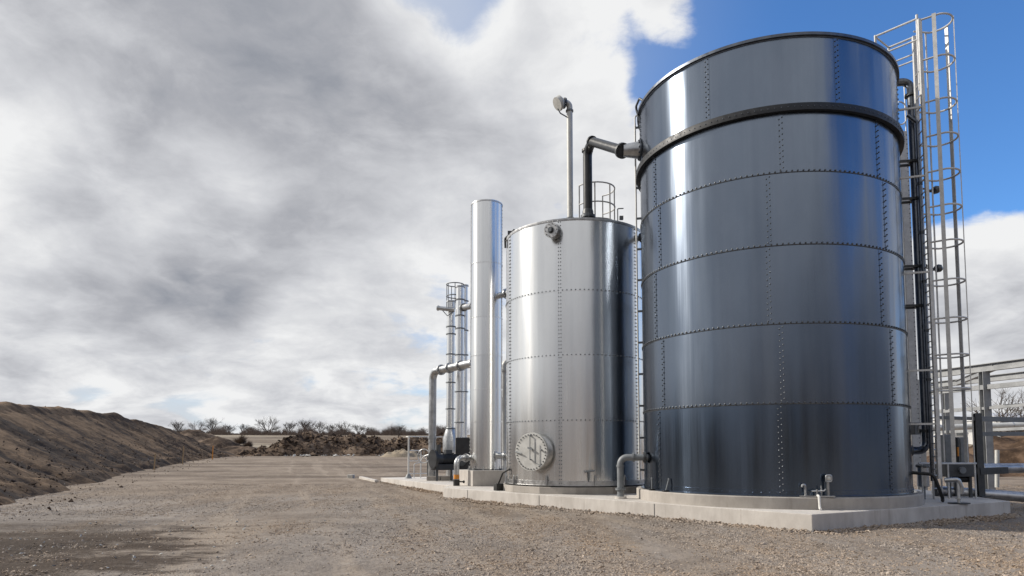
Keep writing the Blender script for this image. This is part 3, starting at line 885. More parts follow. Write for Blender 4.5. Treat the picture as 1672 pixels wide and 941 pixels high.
# ------------------------------------------------------------------ slim silver column on its concrete pedestal
KC = Vector((-.86, 22.55)); KR = .53
ped = [(-1.25, 21.55), (-.22, 21.78), (-.45, 23.2), (-1.95, 22.95)]
kz = .80
tag(MB().prism(ped, SLAB + .001, kz).build('column_pedestal', 'concrete', bevel=.012), 'square concrete pedestal block under the slim silver column', 'pedestal')
t = thing('scrubber_column', 'slim tall silver column between the thin towers and silver tank', 'column', (KC.x, KC.y, kz))
kfy = KC.y - KR
KZ = [kz + .02] + [at(794, p, kfy).z for p in (688, 635, 579, 516, 427, 325)]
for k in range(6):
    cs = course(t, KC, KR + (.002 if k % 2 else 0), KZ[k] + .001, KZ[k + 1], 'silver')
    mb = MB()
    for dg in (74, -88):
        a = math.atan2(-KC.y, -KC.x) + rad(dg)
        arc_panel(mb, KC, KR - .002, KR + .012, a - .03, a + .03, KZ[k] + .02, KZ[k + 1] - .02, 2)
        nb = int((KZ[k + 1] - KZ[k]) / .12)
        for q in range(nb):
            nn = Vector((math.cos(a), math.sin(a), 0))
            mb.stud((KC.x + (KR + .012) * nn.x, KC.y + (KR + .012) * nn.y, KZ[k] + .08 + q * .12), nn, .012, .016)
    mb.build('seam_strap', 'silverseam', cs)
    if k:
        mb = MB().lathe([(KR, KZ[k] - .02), (KR + .010, KZ[k] - .02), (KR + .010, KZ[k] + .02), (KR, KZ[k] + .02)], (KC.x, KC.y, 0), 96)
        ring_bolts(mb, KC, KR + .010, KZ[k], 36, .011)
        mb.build('seam_ring', 'silver', t)
MB().lathe([(.001, KZ[6] + .02), (KR + .015, KZ[6] - .02), (KR + .015, KZ[6] - .06), (.001, KZ[6] - .06)], (KC.x, KC.y, 0), 96).build('top_cap', 'silverseam', t, auto=30)
mb = MB().lathe([(.1, kz), (KR + .05, kz), (KR + .05, kz + .03), (.1, kz + .03)], (KC.x, KC.y, 0), 96)
mb.build('base_plate', 'darkgrey', t, auto=30)
for k in range(10):
    a = 2 * math.pi * (k + .3) / 10
    p = Vector((KC.x + (KR + .05) * math.cos(a), KC.y + (KR + .05) * math.sin(a), kz))
    MB().cyl(p, p + Vector((0, 0, .14)), .018, 8).box(p + Vector((0, 0, .04)), (.06, .06, .05), a).build('anchor_bolt', 'pipe', t)
# column to tank connections
for z, lab in ((at(823, 468, 21).z, 'upper short flanged pipe between the slim column and silver tank'), (at(823, 745, 20.5).z, 'low short flanged pipe between the slim column and silver tank')):
    p = Vector((KC.x + KR * .8, KC.y - KR * .55, z))
    q = Vector((SC.x, SC.y, z)); q = q + (p - q).normalized() * (SR - .03)
    dq = (q - p).normalized()
    t2 = thing('link_pipe', lab, 'pipe', p)
    MB().cyl(p - dq * .05, q, .10, 20).build('pipe', 'pipe', t2)
    for f in (.25, .72):
        MB().flange(p + (q - p) * f, dq, .17, .06).build('flange', 'pipe', t2)
# pipe with elbow standing behind the gap
p = at(823, 700, 25.0)
t = thing('riser_pipe', 'white riser pipe with an elbow in the gap behind the slim column', 'pipe', (p.x, p.y, SLAB))
top = at(823, 590, 25.0)
MB().tube(bent([(p.x, p.y, SLAB), (p.x, p.y, top.z), (p.x + .9, p.y + .2, top.z + .02)], .2), .10, 16).build('pipe', 'pale', t)
MB().flange((p.x, p.y, top.z - .35), (0, 0, 1), .15, .05).build('flange', 'pale', t)

# ------------------------------------------------------------------ thin twin towers with cage top
tY = 27.0
def tower(px0, px1, ptop, pbot, r, Y, lab, bands):
    a = at(px0, ptop, Y); x = at((px0 + px1) / 2, pbot, Y).x
    t = thing('stripper_tower', lab, 'tower', (x, Y, SLAB))
    MB().cyl((x, Y, SLAB), (x, Y, a.z), r, 28).build('shell', 'silver', t)
    for b in bands:
        z = at(px0, b, Y).z
        MB().lathe([(r - .01, z - .02), (r + .035, z - .02), (r + .035, z + .02), (r - .01, z + .02)], (x, Y, 0), 28).build('clamp_band', 'grey', t, auto=30)
    MB().lathe([(.001, a.z + .001), (r + .03, a.z + .001), (r + .03, a.z + .06), (.001, a.z + .09)], (x, Y, 0), 28).build('cap', 'pipe', t, auto=30)
    return t, x, a.z
t1, x1, z1 = tower(735, 735, 494, 740, .165, 27.2, 'left thin silver tower with the side arm near its cage top', (534, 546, 579, 625, 668, 700))
# flared lower part of the first tower
MB().lathe([(.165, at(735, 698, 27.2).z), (.19, at(735, 702, 27.2).z), (.30, at(735, 716, 27.2).z), (.30, at(735, 738, 27.2).z), (.15, at(735, 742, 27.2).z)], (x1, 27.2, 0), 28).build('skirt', 'pipe', t1, auto=30)
t2, x2, z2 = tower(750, 750, 470, 740, .165, 26.6, 'right thin silver tower standing close beside the slim column', (490, 516, 537, 580, 640, 690))
_, x3, z3 = tower(758, 758, 468, 740, .12, 28.2, 'thinnest silver tower at the back, half hidden by its neighbour', (492, 540, 580, 640))
# cage round the top
t = thing('safety_cage', 'round grey safety cage around the tops of the thin towers', 'cage', (at(741, 500, 27.2).x, 27.2, z1))
cgx = at(743, 500, 27.2).x; cgr = .35
ztop = at(743, 465, 27.2).z; zb_ = at(743, 500, 27.2).z
for z in (ztop, (ztop * .45 + zb_ * .55)):
    MB().tube([(cgx + cgr * math.cos(2 * math.pi * k / 20), 27.2 + cgr * math.sin(2 * math.pi * k / 20), z) for k in range(20)], .022, 6, closed=True).build('hoop', 'grey', t)
for k in range(7):
    a = 2 * math.pi * k / 7 + .3
    MB().cyl((cgx + cgr * math.cos(a), 27.2 + cgr * math.sin(a), zb_ - .2), (cgx + cgr * math.cos(a), 27.2 + cgr * math.sin(a), ztop), .018, 6).build('bar', 'grey', t)
ar0, ar1 = at(713, 503, 26.9), at(742, 506, 26.95)
t = thing('vent_pipe', 'short horizontal vent arm sticking out left from the thin towers', 'pipe', ar1)
MB().tube([ar0, ar1], .085, 14).build('pipe', 'pipe', t)
MB().flange(ar0 + (ar1 - ar0) * .08, ar1 - ar0, .11, .05, 6).build('flange', 'pipe', t)
MB().tube([ar0 + (ar1 - ar0) * .3 + Vector((0, 0, -.05)), ar0 + (ar1 - ar0) * .6 + Vector((0, 0, -.28)), ar1 + Vector((0, 0, -.06))], .02, 6).build('stay', 'grey', t)
p, q = at(752, 503, 26.6), at(771, 500, 25.2)
t = thing('link_pipe', 'short thick cross pipe near the thin tower tops, behind the column', 'pipe', p)
MB().tube([p, q], .12, 16).build('pipe', 'pipe', t)
MB().flange(p + (q - p) * .3, q - p, .16, .05, 8).build('flange', 'grey', t)

# gooseneck pipe left of the towers
gY = 26.4
gx0 = at(705.5, 760, gY).x
gt = at(705, 607, gY)
q = at(772, 604, 24.0)
t = thing('gooseneck_pipe', 'thick galvanised gooseneck pipe running over to the slim column', 'pipe', (gx0, gY, SLAB))
MB().tube(bent([(gx0, gY, SLAB + .16), (gx0, gY, gt.z), Vector((q.x, q.y, gt.z + .02))], .34, 10), .150, 24).build('pipe', 'pipe', t)
for px in (720, 735, 753):
    f = (px - 705) / 67
    p = Vector((gx0, gY, gt.z)) + (Vector((q.x, q.y, gt.z + .02)) - Vector((gx0, gY, gt.z))) * f
    MB().flange(p, Vector((q.x - gx0, q.y - gY, 0)), .205, .07, 8).build('flange', 'pipe', t)
MB().flange((gx0, gY, at(705, 715, gY).z), (0, 0, 1), .185, .05, 8).build('flange', 'pipe', t)
def block(px0, px1, Y, h, lab, dy=.5):
    x0, x1_ = at(px0, 780, Y).x, at(px1, 780, Y).x
    return tag(MB().box(((x0 + x1_) / 2, Y + dy / 2, SLAB + h / 2 - .01), (x1_ - x0, dy, h)).build('footing_block', 'concrete2', bevel=.01), lab, 'concrete block')
block(696.5, 719, 26.0, .17, 'small concrete footing block under the gooseneck pipe', .7)
block(720, 737, 26.0, .17, 'small concrete footing block under the black pump, beside the gooseneck', .7)

# black pump with a big disc
pY = 25.4
pc = at(706, 750, pY)
ax_ = Vector((-.85, -.53, 0)).normalized()
t = thing('pump', 'black pump with a large round disc guard below the thin towers', 'pump', (pc.x + .4, pY + .3, SLAB))
MB().cyl(pc, pc + ax_ * -.10, .36, 40).build('disc_guard', 'black', t)
MB().tube([pc - ax_ * .10, pc - ax_ * .30, pc - ax_ * .36], [.24, .24, .19], 28).build('casing', 'black', t)
MB().tube([pc - ax_ * .34, pc - ax_ * .95, pc - ax_ * 1.02], [.21, .21, .15], 28).build('motor', 'black', t)
for k in range(10):
    pass
fin = MB()
for k in range(8):
    fin.cyl(pc - ax_ * (.42 + k * .06), pc - ax_ * (.435 + k * .06), .235, 24)
fin.build('cooling_fins', 'black', t)
MB().box(pc - ax_ * .65 + Vector((0, 0, .27)), (.26, .2, .16), math.atan2(ax_.y, ax_.x)).build('terminal_box', 'darkgrey', t)
for f in (.2, .8):
    p = pc - ax_ * f
    MB().beam((p.x, p.y, SLAB), (p.x, p.y, pc.z - .18), .09, .08).build('foot', 'darkgrey', t)
MB().box(pc - ax_ * .55 + Vector((0, 0, -.30)), (1.0, .42, .22), math.atan2(ax_.y, ax_.x)).build('bed_plate', 'black', t, bevel=.01)
vb_ = pc - ax_ * .24
MB().tube([(vb_.x, vb_.y, pc.z + .18), (vb_.x, vb_.y, pc.z + .55)], .10, 16).build('outlet', 'darkgrey', t)
p = at(758, 715, 26.2)
t = thing('blower_box', 'black upright blower casing between the thin towers and column', 'blower', (p.x, p.y, SLAB))
MB().box((p.x, p.y, SLAB + .85), (.62, .5, 1.6)).build('casing', 'black', t, bevel=.03)
MB().cyl((p.x - .1, p.y - .25, SLAB + .75), (p.x - .1, p.y - .36, SLAB + .75), .20, 24).build('inlet', 'darkgrey', t)
# handwheel beside the pump
wc = at(692, 745, 26.6)
t = thing('handwheel_valve', 'grey spoked handwheel just left of the black pump', 'valve', (wc.x, wc.y, SLAB))
wx = Vector((.92, -.38, 0)); wz = Vector((0, 0, 1))
MB().tube([wc + (wx * math.cos(2 * math.pi * k / 24) + wz * math.sin(2 * math.pi * k / 24)) * .27 for k in range(24)], .022, 8, closed=True).build('wheel_rim', 'pipe', t)
sp = MB()
for k in range(5):
    a = 2 * math.pi * k / 5 + .3
    sp.cyl(wc, wc + (wx * math.cos(a) + wz * math.sin(a)) * .26, .014, 6)
sp.build('spokes', 'pipe', t)
MB().cyl(wc, wc + Vector((.15, .37, 0)), .03, 10).build('stem', 'pipe', t)
MB().cyl((wc.x + .15, wc.y + .37, SLAB), (wc.x + .15, wc.y + .37, wc.z + .1), .07, 12).build('valve_body', 'darkgrey', t)

# handrail at the far left end of the slab
hY = 28.2
hx0 = at(667, 760, hY).x
hz1 = at(667, 713, hY).z
t = thing('hand_rail', 'thin grey tube handrail at the left end of the slab', 'railing', (hx0, hY, SLAB))
p1 = Vector((at(687, 760, 28.6).x, 28.6, 0)); p2 = Vector((at(702, 760, 29).x, 29.0, 0)); p3 = Vector((at(745, 712, 29.6).x, 29.6, 0))
P0 = Vector((hx0, hY, 0))
MB().tube(bent([P0 + Vector((-.12, .1, hz1 - .02)), P0 + Vector((0, 0, hz1)), p1 + Vector((0, 0, hz1)), p3 + Vector((0, 0, hz1))], .06), .024, 8).build('top_rail', 'rail', t)
MB().cyl(P0 + Vector((0, 0, SLAB)), P0 + Vector((0, 0, hz1)), .036, 10).build('post', 'rail', t)
MB().tube([P0 + Vector((0, 0, SLAB - .012)), P0 + Vector((0, 0, SLAB + .05)), P0 + Vector((0, 0, SLAB + .17))], [.15, .13, .06], 16).build('foot', 'grey', t)
zm = at(667, 753, hY).z; zl = at(667, 774, hY).z
MB().tube(bent([p1 + Vector((0, 0, SLAB)), p1 + Vector((0, 0, at(687, 736, 28.6).z)), P0 + Vector((0.05, 0, at(675, 736, 28.4).z))], .08), .026, 8).build('post', 'rail', t)
MB().tube([P0 + Vector((0, 0, zm)), p1 + Vector((0, 0, zm))], .02, 8).build('mid_rail', 'rail', t)
MB().tube([P0 + Vector((0, 0, zl)), p1 + Vector((0, 0, zl)), p2 + Vector((0, 0, zl))], .02, 8).build('low_rail', 'rail', t)
pm = (P0 * .55 + p1 * .45)
MB().tube(bent([pm + Vector((0, 0, SLAB)), pm + Vector((0, 0, zm - .12)), p1 + Vector((0, 0, zm - .06))], .1), .02, 8).build('brace', 'rail', t)

# elbow pipe in front of the pedestal
eY = 21.9
ex = at(745.5, 770, eY).x
ez = at(750, 748, eY).z
t = thing('drain_elbow', 'galvanised elbow pipe in front of the column pedestal, orange band at its foot', 'pipe', (ex, eY, SLAB))
kq = Vector((KC.x - .5, KC.y - .05, ez))
MB().tube(bent([(ex, eY, SLAB + .05), (ex, eY, ez), kq], .22, 10), .088, 20).build('pipe', 'pipe', t)
MB().flange(Vector((ex, eY, ez)) + (kq - Vector((ex, eY, ez))) * .62, kq - Vector((ex, eY, ez)), .14, .05).build('flange', 'pipe', t)
MB().lathe([(.08, SLAB + .22), (.094, SLAB + .22), (.094, SLAB + .36), (.08, SLAB + .36)], (ex, eY, 0), 20).build('band', 'orange', t, auto=30)
MB().cyl((ex, eY, SLAB), (ex, eY, SLAB + .20), .105, 20).build('boot', 'rubber', t)
MB().tube([(ex, eY, SLAB + .14), (ex + .22, eY - .06, SLAB + .13)], .022, 8).stud((ex + .22, eY - .06, SLAB + .13), (1, -.2, 0), .05, .05).build('drain_cock', 'rubber', t)
o = MB().box(spt(-74, SLAB + .10, .25), (.22, .2, .2), .5)
o.tube(bent([spt(-74, SLAB + .2, .25), spt(-70, SLAB + .5, .16), spt(-64, SLAB + .62, .02)], .05), .025, 8)
tag(o.build('junction_box', 'rubber', bevel=.01), 'small black junction box at the left foot of the silver tank', 'box')

# elbow pipe between the two tanks
uY = 15.9
ux = at(1013, 780, uY).x
uz = at(1013, 747, uY).z
t = thing('feed_elbow', 'grey elbow pipe rising from the slab into the dark tank left side', 'pipe', (ux, uY, SLAB))
uq = Vector((BC.x, BC.y, uz)); uq = uq + (Vector((ux, uY, uz)) - uq).normalized() * (BR - .02)
uq.y = uY - .12; uq.x = BC.x - math.sqrt(BR ** 2 - (uq.y - BC.y) ** 2) + .02
MB().tube(bent([(ux, uY, SLAB + .02), (ux, uY, uz), uq], .17, 10), .078, 20).build('pipe', 'grey', t)
du = (uq - Vector((ux, uY, uz))).normalized()
MB().flange(uq - du * .08, du, .13, .05).build('flange', 'darkgrey', t)
MB().flange(uq - du * .34, du, .11, .03).build('flange', 'grey', t)
MB().cyl((ux, uY, uz - .22), (ux, uY, uz - .18), .095, 20).build('collar', 'grey', t)
MB().flange((ux, uY, SLAB + .22), (0, 0, 1), .12, .04).build('flange', 'grey', t)
MB().cyl((ux, uY, SLAB), (ux, uY, SLAB + .05), .14, 20).build('base', 'concrete', t)
# small tap on the silver tank's lower right
p = spt(8, SZ[0] + .26)
o = MB().tube(bent([spt(9, SZ[0] + .12, .0), spt(9, SZ[0] + .24, .10), spt(9, SZ[0] + .36, .10)], .05), .02, 8).tube([spt(6, SZ[0] + .37, .1), spt(13, SZ[0] + .40, .1)], .02, 8)
tag(o.build('drain_tap', 'grey'), 'small drain tap low on the silver tank, right of the manhole', 'tap')

# ------------------------------------------------------------------ fittings at the dark tank's foot
fz = zbase - .02
fdg = 20
def fp(px, z, dr=.14):
    dr = min(dr, .12)
    # point on the plinth below image column px
    best = min((abs((CX + F * q.x / (q.y * math.cos(PITCH))) - px), k) for k in range(-90, 91) for q in [bpt(k, z, dr)])
    return bpt(best[1], z, dr)
tp = fp(1331, fz, .17)
t = thing('drain_valve', 'small drain valve with lever and white outlet tube at the dark tank foot', 'valve', tp)
tang = bn(0).cross(Vector((0, 0, 1))).normalized()
MB().box(tp + Vector((0, 0, .02)), (.62, .10, .025), phi0 + rad(90 + 10)).build('base_plate', 'pipe', t)
p = tp - bn(12) * -.02
MB().cyl(tp + Vector((0, 0, .03)), tp + Vector((0, 0, .15)), .02, 10).build('stem', 'pipe', t)
wt = Vector((math.cos(phi0 + rad(105)), math.sin(phi0 + rad(105)), 0))
MB().tube([tp + Vector((0, 0, .12)) - wt * .1, tp + Vector((0, 0, .125)) + wt * .13, tp + Vector((0, 0, .16)) + wt * .16], .016, 8).build('lever', 'pipe', t)
of = bn(12) * .16
MB().tube(bent([tp + Vector((0, 0, .04)) + bn(12) * .02, tp + of * .8 + Vector((0, 0, .03)), tp + of * 1.0 + Vector((0, 0, SLAB - fz + .03)), tp + of * 1.35 + Vector((0, 0, SLAB - fz + .025))], .03), .024, 8).build('outlet_tube', 'white', t)
tp = fp(1313, fz, .13)
o = MB().tube(bent([tp, tp + Vector((0, 0, .24)), tp - wt * .05 + Vector((0, 0, .24)), tp - wt * .06 + Vector((0, 0, .19))], .03), .019, 8)
tag(o.build('hook_post', 'pipe'), 'short hooked metal post left of the drain valve', 'hook')
tp = fp(1350, fz, .13)
t = thing('gauge_post', 'metal post with a square ring head right of the drain valve', 'gauge', tp)
MB().beam(tp, tp + Vector((0, 0, .30)), .035, .035).build('post', 'pipe', t)
rc_ = tp + Vector((0, 0, .36)) + wt * .02
sq = [(-.05, -.06), (.05, -.06), (.05, .06), (-.05, .06)]
MB().tube(bent([rc_ + wt * a + Vector((0, 0, b)) for a, b in sq + sq[:1]], .03, 4), .016, 8).build('ring', 'pipe', t)
MB().stud(rc_ + bn(10) * .0, bn(10), .03, .02, 12).cyl(rc_ - bn(10) * .01, rc_ + bn(10) * .005, .045, 16).build('dial', 'pale', t)
MB().tube([tp - wt * .13, tp - wt * .12 + Vector((0, 0, .14)), tp - wt * .13 + Vector((0, 0, .22))], .014, 8).build('side_rod', 'pipe', t)
for px, lab, lean in ((1064, 'leftmost thin anchor rod at the dark tank foot', 0), (1085, 'leaning anchor rod at the dark tank foot with a black base', .07)):
    tp = fp(px, fz, .10)
    t = thing('anchor_rod', lab, 'anchor', tp)
    MB().tube([tp, tp + Vector((lean, 0, .26))], .014, 8).stud(tp + Vector((lean, 0, .26)), (0, 0, 1), .02, .03).build('rod', 'grey', t)
    MB().box(tp + Vector((0, 0, .015)), (.12, .08, .04), .3).build('base', 'rubber', t)

# ------------------------------------------------------------------ right side: ladder, platform rails, pipes
LC = at(1512, 400, 14.95); LC.z = 0
rdl = Vector((.965, -.26, 0)); tg = Vector((.26, .965, 0))
zl0 = at(1536, 782, 14.8).z; zl1 = at(1498, 34, 14.8).z
t = thing('caged_ladder', 'tall galvanised ladder with safety cage hoops right of the dark tank', 'ladder', (LC.x, LC.y, zl0))
for sg in (-1, 1):
    p = LC + tg * .21 * sg
    top = zl1 if sg < 0 else zl1 - .15
    MB().beam((p.x, p.y, zl0), (p.x, p.y, top), .075, .055, (0, 1, 0)).build('stile', 'rail', t)
z = zl0 + .2; nr_ = 0
while z < zl1 - 1.1:
    MB().cyl((LC.x - tg.x * .205, LC.y - tg.y * .205, z), (LC.x + tg.x * .205, LC.y + tg.y * .205, z), .013, 8).build('rung', 'rail', t)
    z += .285
# cage: U-shaped hoops, flat straps
cen = LC + rdl * .36
def hoop_pts(z):
    out = [LC - tg * .21 + Vector((0, 0, z))]
    for k in range(0, 17):
        a = rad(-90 + 180 * k / 16)
        out.append(cen + rdl * .36 * math.cos(a) + tg * .36 * math.sin(a) + Vector((0, 0, z)))
    out.append(LC + tg * .21 + Vector((0, 0, z)))
    return out
hz_ = [at(1530, p, 15).z for p in (45, 110, 178, 233, 290, 346, 402, 464, 525, 583, 637)]
def flatbar(pts, w, h, mb):
    for a, b in zip(pts, pts[1:]):
        mb.beam(a, b, w, h)
for z in hz_:
    mb = MB(); pp = hoop_pts(z)
    mb.tube(pp, .021, 6)
    mb.build('cage_hoop', 'rail', t)
zs0 = at(1575, 755, 15).z
for a_, w, zt_ in ((-20, .03, hz_[0]), (33, .08, hz_[0]), (-108, .08, hz_[0]), (100, .03, hz_[0])):
    a = rad(a_)
    n_ = (rdl * math.cos(a) + tg * math.sin(a))
    p = cen + n_ * .375
    MB().beam((p.x, p.y, zs0), (p.x, p.y, zt_ + .03), .02, w, n_.cross(Vector((0, 0, 1)))).build('cage_strap', 'rail', t)
for z in (zl0 + 1.2, 3.2, 5.4, 7.6, 9.2):
    p = LC - tg * .21
    q = Vector((BC.x, BC.y, 0)); q = q + (p - q).normalized() * BR
    MB().beam((p.x, p.y, z), (q.x, q.y, z), .04, .04).build('wall_bracket', 'rail', t)
# platform and its guard rails at the top of the ladder
RB = at(1497, 31, 14.95)
rt = RB.z
RA, RD, RE = onz(1429, 60, rt), onz(1451, 78, rt), onz(1499, 58, rt)
zr = Z[6]
t = thing('platform_rail', 'white guard rails of the small landing on the dark tank rim', 'railing', (RA.x, RA.y, zr))
def rl(a, b, dz, r=.02):
    MB().tube([a + Vector((0, 0, dz)), b + Vector((0, 0, dz))], r, 8).build('rail', 'rail', t)
rl(RA, RB, 0, .024); rl(RA, RD, 0); rl(RD, RE, 0, .024)
rl(RD, RE, -.42); rl(RD, RE, -.58); rl(RA, RD, -.42); rl(RA, RB, -.5); rl(RE, RB, -.0); rl(RE, RB, -.42)
for p in (RA, RD, RE, RB):
    MB().beam((p.x, p.y, zr - .05), (p.x, p.y, p.z + (.03 if p is not RB else .1)), .04, .04).build('post', 'rail', t)

# main overflow pipe beside the ladder
oY = 15.35
ox = at(1499, 420, oY).x
ot = at(1488, 133, oY).z
ob = at(1505, 736, oY).z
t = thing('overflow_pipe', 'dark grey vertical overflow pipe with elbows between tank and ladder', 'pipe', (ox, oY, ob))
def onshell(x, y, z, f=1.0):
    v = Vector((x - BC.x, y - BC.y, 0)).normalized() * BR
    return Vector((BC.x + v.x, BC.y + v.y, z))
s_top = onshell(ox - .4, oY + .1, ot); s_bot = onshell(ox - .4, oY - .15, ob)
MB().tube(bent([s_top - Vector((.05, 0, 0)), Vector((ox, oY, ot)), Vector((ox, oY, ob)), s_bot - Vector((.05, 0, 0))], .20, 10), .088, 20).build('pipe', 'steelpipe', t)
for p, dr in ((Vector((s_top.x + .10, s_top.y, ot)), (1, 0, 0)), (Vector((s_bot.x + .10, s_bot.y, ob)), (1, 0, 0)), (Vector((ox, oY, ot - .35)), (0, 0, 1)), (Vector((ox, oY, ob + .45)), (0, 0, 1))):
    MB().flange(p, dr, .14, .05).build('flange', 'darkgrey', t)
for py in (265, 326, 436, 500):
    z = at(1500, py, oY).z
    p = onshell(ox, oY - .1, z); 
    mb = MB()
    mb.beam(p - Vector((.02, 0, 0)), (ox + .12, oY - .12, z), .05, .05)
    mb.beam(p + Vector((0, .28, 0)) - Vector((.02, 0, 0)), (ox + .12, oY + .14, z), .05, .05)
    mb.lathe([(.088, z - .03), (.12, z - .03), (.12, z + .03), (.088, z + .03)], (ox, oY, 0), 20)
    mb.build('bracket', 'darkgrey', t)
# thinner pipe next to it
tx = at(1507, 420, 15.1).x
t = thing('sample_pipe', 'thin dark sample pipe running down between overflow pipe and ladder', 'pipe', (tx, 15.1, .8))
MB().tube(bent([(tx, 15.1, .75), (tx, 15.1, at(1500, 200, 15.1).z), (tx - .15, 15.2, at(1500, 185, 15.1).z)], .06), .042, 12).build('pipe', 'steelpipe', t)
for py in (300, 380, 460, 540, 620):
    z = at(1507, py, 15.1).z
    MB().cyl((tx, 15.1, z - .03), (tx, 15.1, z + .03), .06, 12).build('collar', 'bolt', t)
# small valves with caps on the pipes
for px, py, Y, lab in ((1524, 312, 15.4, 'upper round valve head behind the ladder cage'), (1528, 440, 15.4, 'lower round valve head behind the ladder cage')):
    p = at(px, py, Y)
    t = thing('valve_head', lab, 'valve', p)
    MB().cyl(p - Vector((.10, 0, 0)), p + Vector((.02, 0, 0)), .035, 10).build('stem', 'bolt', t)
    MB().tube([p + Vector((0, .03, 0)), p + Vector((.06, -.04, .02)), p + Vector((.10, -.08, .03))], [.075, .095, .06], 16).build('body', 'bolt', t)
    MB().cyl((p.x - .35, p.y - .15, p.z), (p.x - .08, p.y, p.z), .02, 8).build('arm', 'darkgrey', t)
# lighter channel with bolt holes behind (cable ladder)
cY = 16.6
chx = at(1483, 420, cY).x
zc0, zc1 = at(1490, 770, cY).z, at(1476, 215, cY).z
t = thing('cable_ladder', 'pale perforated vertical channel with a small hoop, behind the pipes', 'ladder', (chx, cY, zc0))
mb = MB().beam((chx, cY, zc0), (chx, cY, zc1), .19, .05, (0, 1, 0)); mb.studmat = 1
z = zc0 + .1
while z < zc1:
    mb.stud((chx + .07, cY - .026, z), (0, -1, 0), .014, .008); z += .12
mb.build('channel', ('rail', 'bolt'), t)
hp = at(1476, 185, cY)
MB().tube([hp + Vector((-.10 + .19 * math.cos(a), .0, .30 * math.sin(a))) for a in [rad(-100 + 10 * k) for k in range(21)]], .018, 8).build('hoop', 'rail', t)
MB().cyl((chx + .08, cY, zc1 - .05), (chx + .08, cY, at(1476, 130, cY).z), .015, 8).build('bar', 'rail', t)
# second rung ladder, low and narrow, between pipe and cage
l2 = at(1524, 640, 15.7)
t = thing('step_ladder', 'narrow low rung ladder standing behind the caged ladder foot', 'ladder', (l2.x, l2.y, SLAB))
zt_ = at(1524, 350, 15.7).z
for sx in (-.10, .10):
    MB().cyl((l2.x + sx, l2.y, SLAB), (l2.x + sx, l2.y, zt_), .02, 8).build('stile', 'pipe', t)
z = SLAB + .25
while z < zt_:
    MB().cyl((l2.x - .10, l2.y, z), (l2.x + .10, l2.y, z), .014, 8).build('rung', 'pipe', t); z += .30

# equipment at the ladder foot
def boxthing(name, lab, cat, px0, px1, py0, py1, Y, dep, mat, bev=.012, legs=True):
    a, b = at(px0, py0, Y), at(px1, py1, Y)
    t = thing(name, lab, cat, ((a.x + b.x) / 2, Y + dep / 2, b.z))
    MB().box(((a.x + b.x) / 2, Y + dep / 2, (a.z + b.z) / 2), (b.x - a.x, dep, a.z - b.z)).build('body', mat, t, bevel=bev)
    return t, a, b
t, a, b = boxthing('control_cabinet', 'left upright grey control cabinet at the ladder foot', 'cabinet', 1540, 1562, 710, 757, 16.4, .35, 'grey')
MB().box(((a.x + b.x) / 2, 16.385, (a.z + b.z) / 2), (b.x - a.x - .05, .02, a.z - b.z - .06)).build('door', 'grey', t, bevel=.004)
MB().box((b.x - .05, 16.365, (a.z + b.z) / 2), (.02, .03, .12)).build('handle', 'darkgrey', t)
t, a, b = boxthing('control_cabinet', 'right upright grey control cabinet with an orange tag beside it', 'cabinet', 1565, 1583, 714, 757, 16.3, .35, 'grey')
MB().box(((a.x + b.x) / 2, 16.285, (a.z + b.z) / 2), (b.x - a.x - .05, .02, a.z - b.z - .06)).build('door', 'grey', t, bevel=.004)
MB().box((b.x - .05, 16.265, (a.z + b.z) / 2), (.02, .03, .12)).build('handle', 'darkgrey', t)
MB().box((a.x - .03, 16.3, a.z - .35), (.03, .03, .22)).build('tag', 'orange', t)
t, a, b = boxthing('pump_skid', 'dark grey low machine housing under the two control cabinets', 'machine', 1545, 1594, 757, 779, 16.2, .7, 'darkgrey', .02)
MB().cyl((a.x + .35, 16.19, (a.z + b.z) / 2), (a.x + .35, 16.13, (a.z + b.z) / 2), .08, 20).build('cover_plate', 'grey', t)
for x in (a.x + .1, b.x - .1):
    for y in (16.28, 16.82):
        MB().box((x, y, (b.z + SLAB) / 2), (.06, .06, b.z - SLAB)).build('leg', 'darkgrey', t)
MB().cyl((a.x + .25, 16.35, b.z - .06), (b.x - .05, 16.35, b.z - .06), .075, 16).build('shaft', 'rubber', t)
# low rail in front of the cabinets
r0, r1 = at(1500, 757, 15.6), at(1594, 757, 15.9)
t = thing('low_rail', 'thin horizontal rail in front of the cabinets at knee height', 'railing', r0)
MB().tube([r0, r1], .022, 8).build('rail', 'rail', t)
for f in (.05, .5, .97):
    p = r0 + (r1 - r0) * f
    MB().cyl((p.x, p.y, SLAB), (p.x, p.y, p.z), .02, 8).build('post', 'rail', t)
# silver canister and hose near the tank
c_ = at(1507, 775, 15.7)
t = thing('filter_canister', 'small silver filter canister at the dark tank right foot', 'canister', (c_.x, c_.y, SLAB))
MB().tube([(c_.x, c_.y, c_.z - .30), (c_.x, c_.y, c_.z - .27), (c_.x, c_.y, c_.z + .16), (c_.x, c_.y, c_.z + .22)], [.06, .125, .125, .06], 24).build('body', 'pipe', t)
MB().flange((c_.x, c_.y, c_.z + .2), (0, 0, 1), .15, .03).build('flange', 'grey', t)
MB().cyl((c_.x, c_.y, SLAB), (c_.x, c_.y, c_.z - .28), .04, 12).build('leg', 'grey', t)
c2 = at(1500, 700, 15.9)
t = thing('inlet_box', 'grey square inlet chamber between dark tank and overflow elbow', 'box', c2)
MB().box(c2, (.36, .3, .28)).build('chamber', 'grey', t, bevel=.01)
MB().flange(c2 + Vector((0, -.16, 0)), (0, 1, 0), .11, .03).build('flange', 'pipe', t)
h_ = [onshell(8.9, 14.5, .95), Vector((8.98, 14.42, .92)), Vector((9.06, 14.4, .66)), Vector((9.2, 14.5, .42)), Vector((9.34, 14.72, SLAB + .04))]
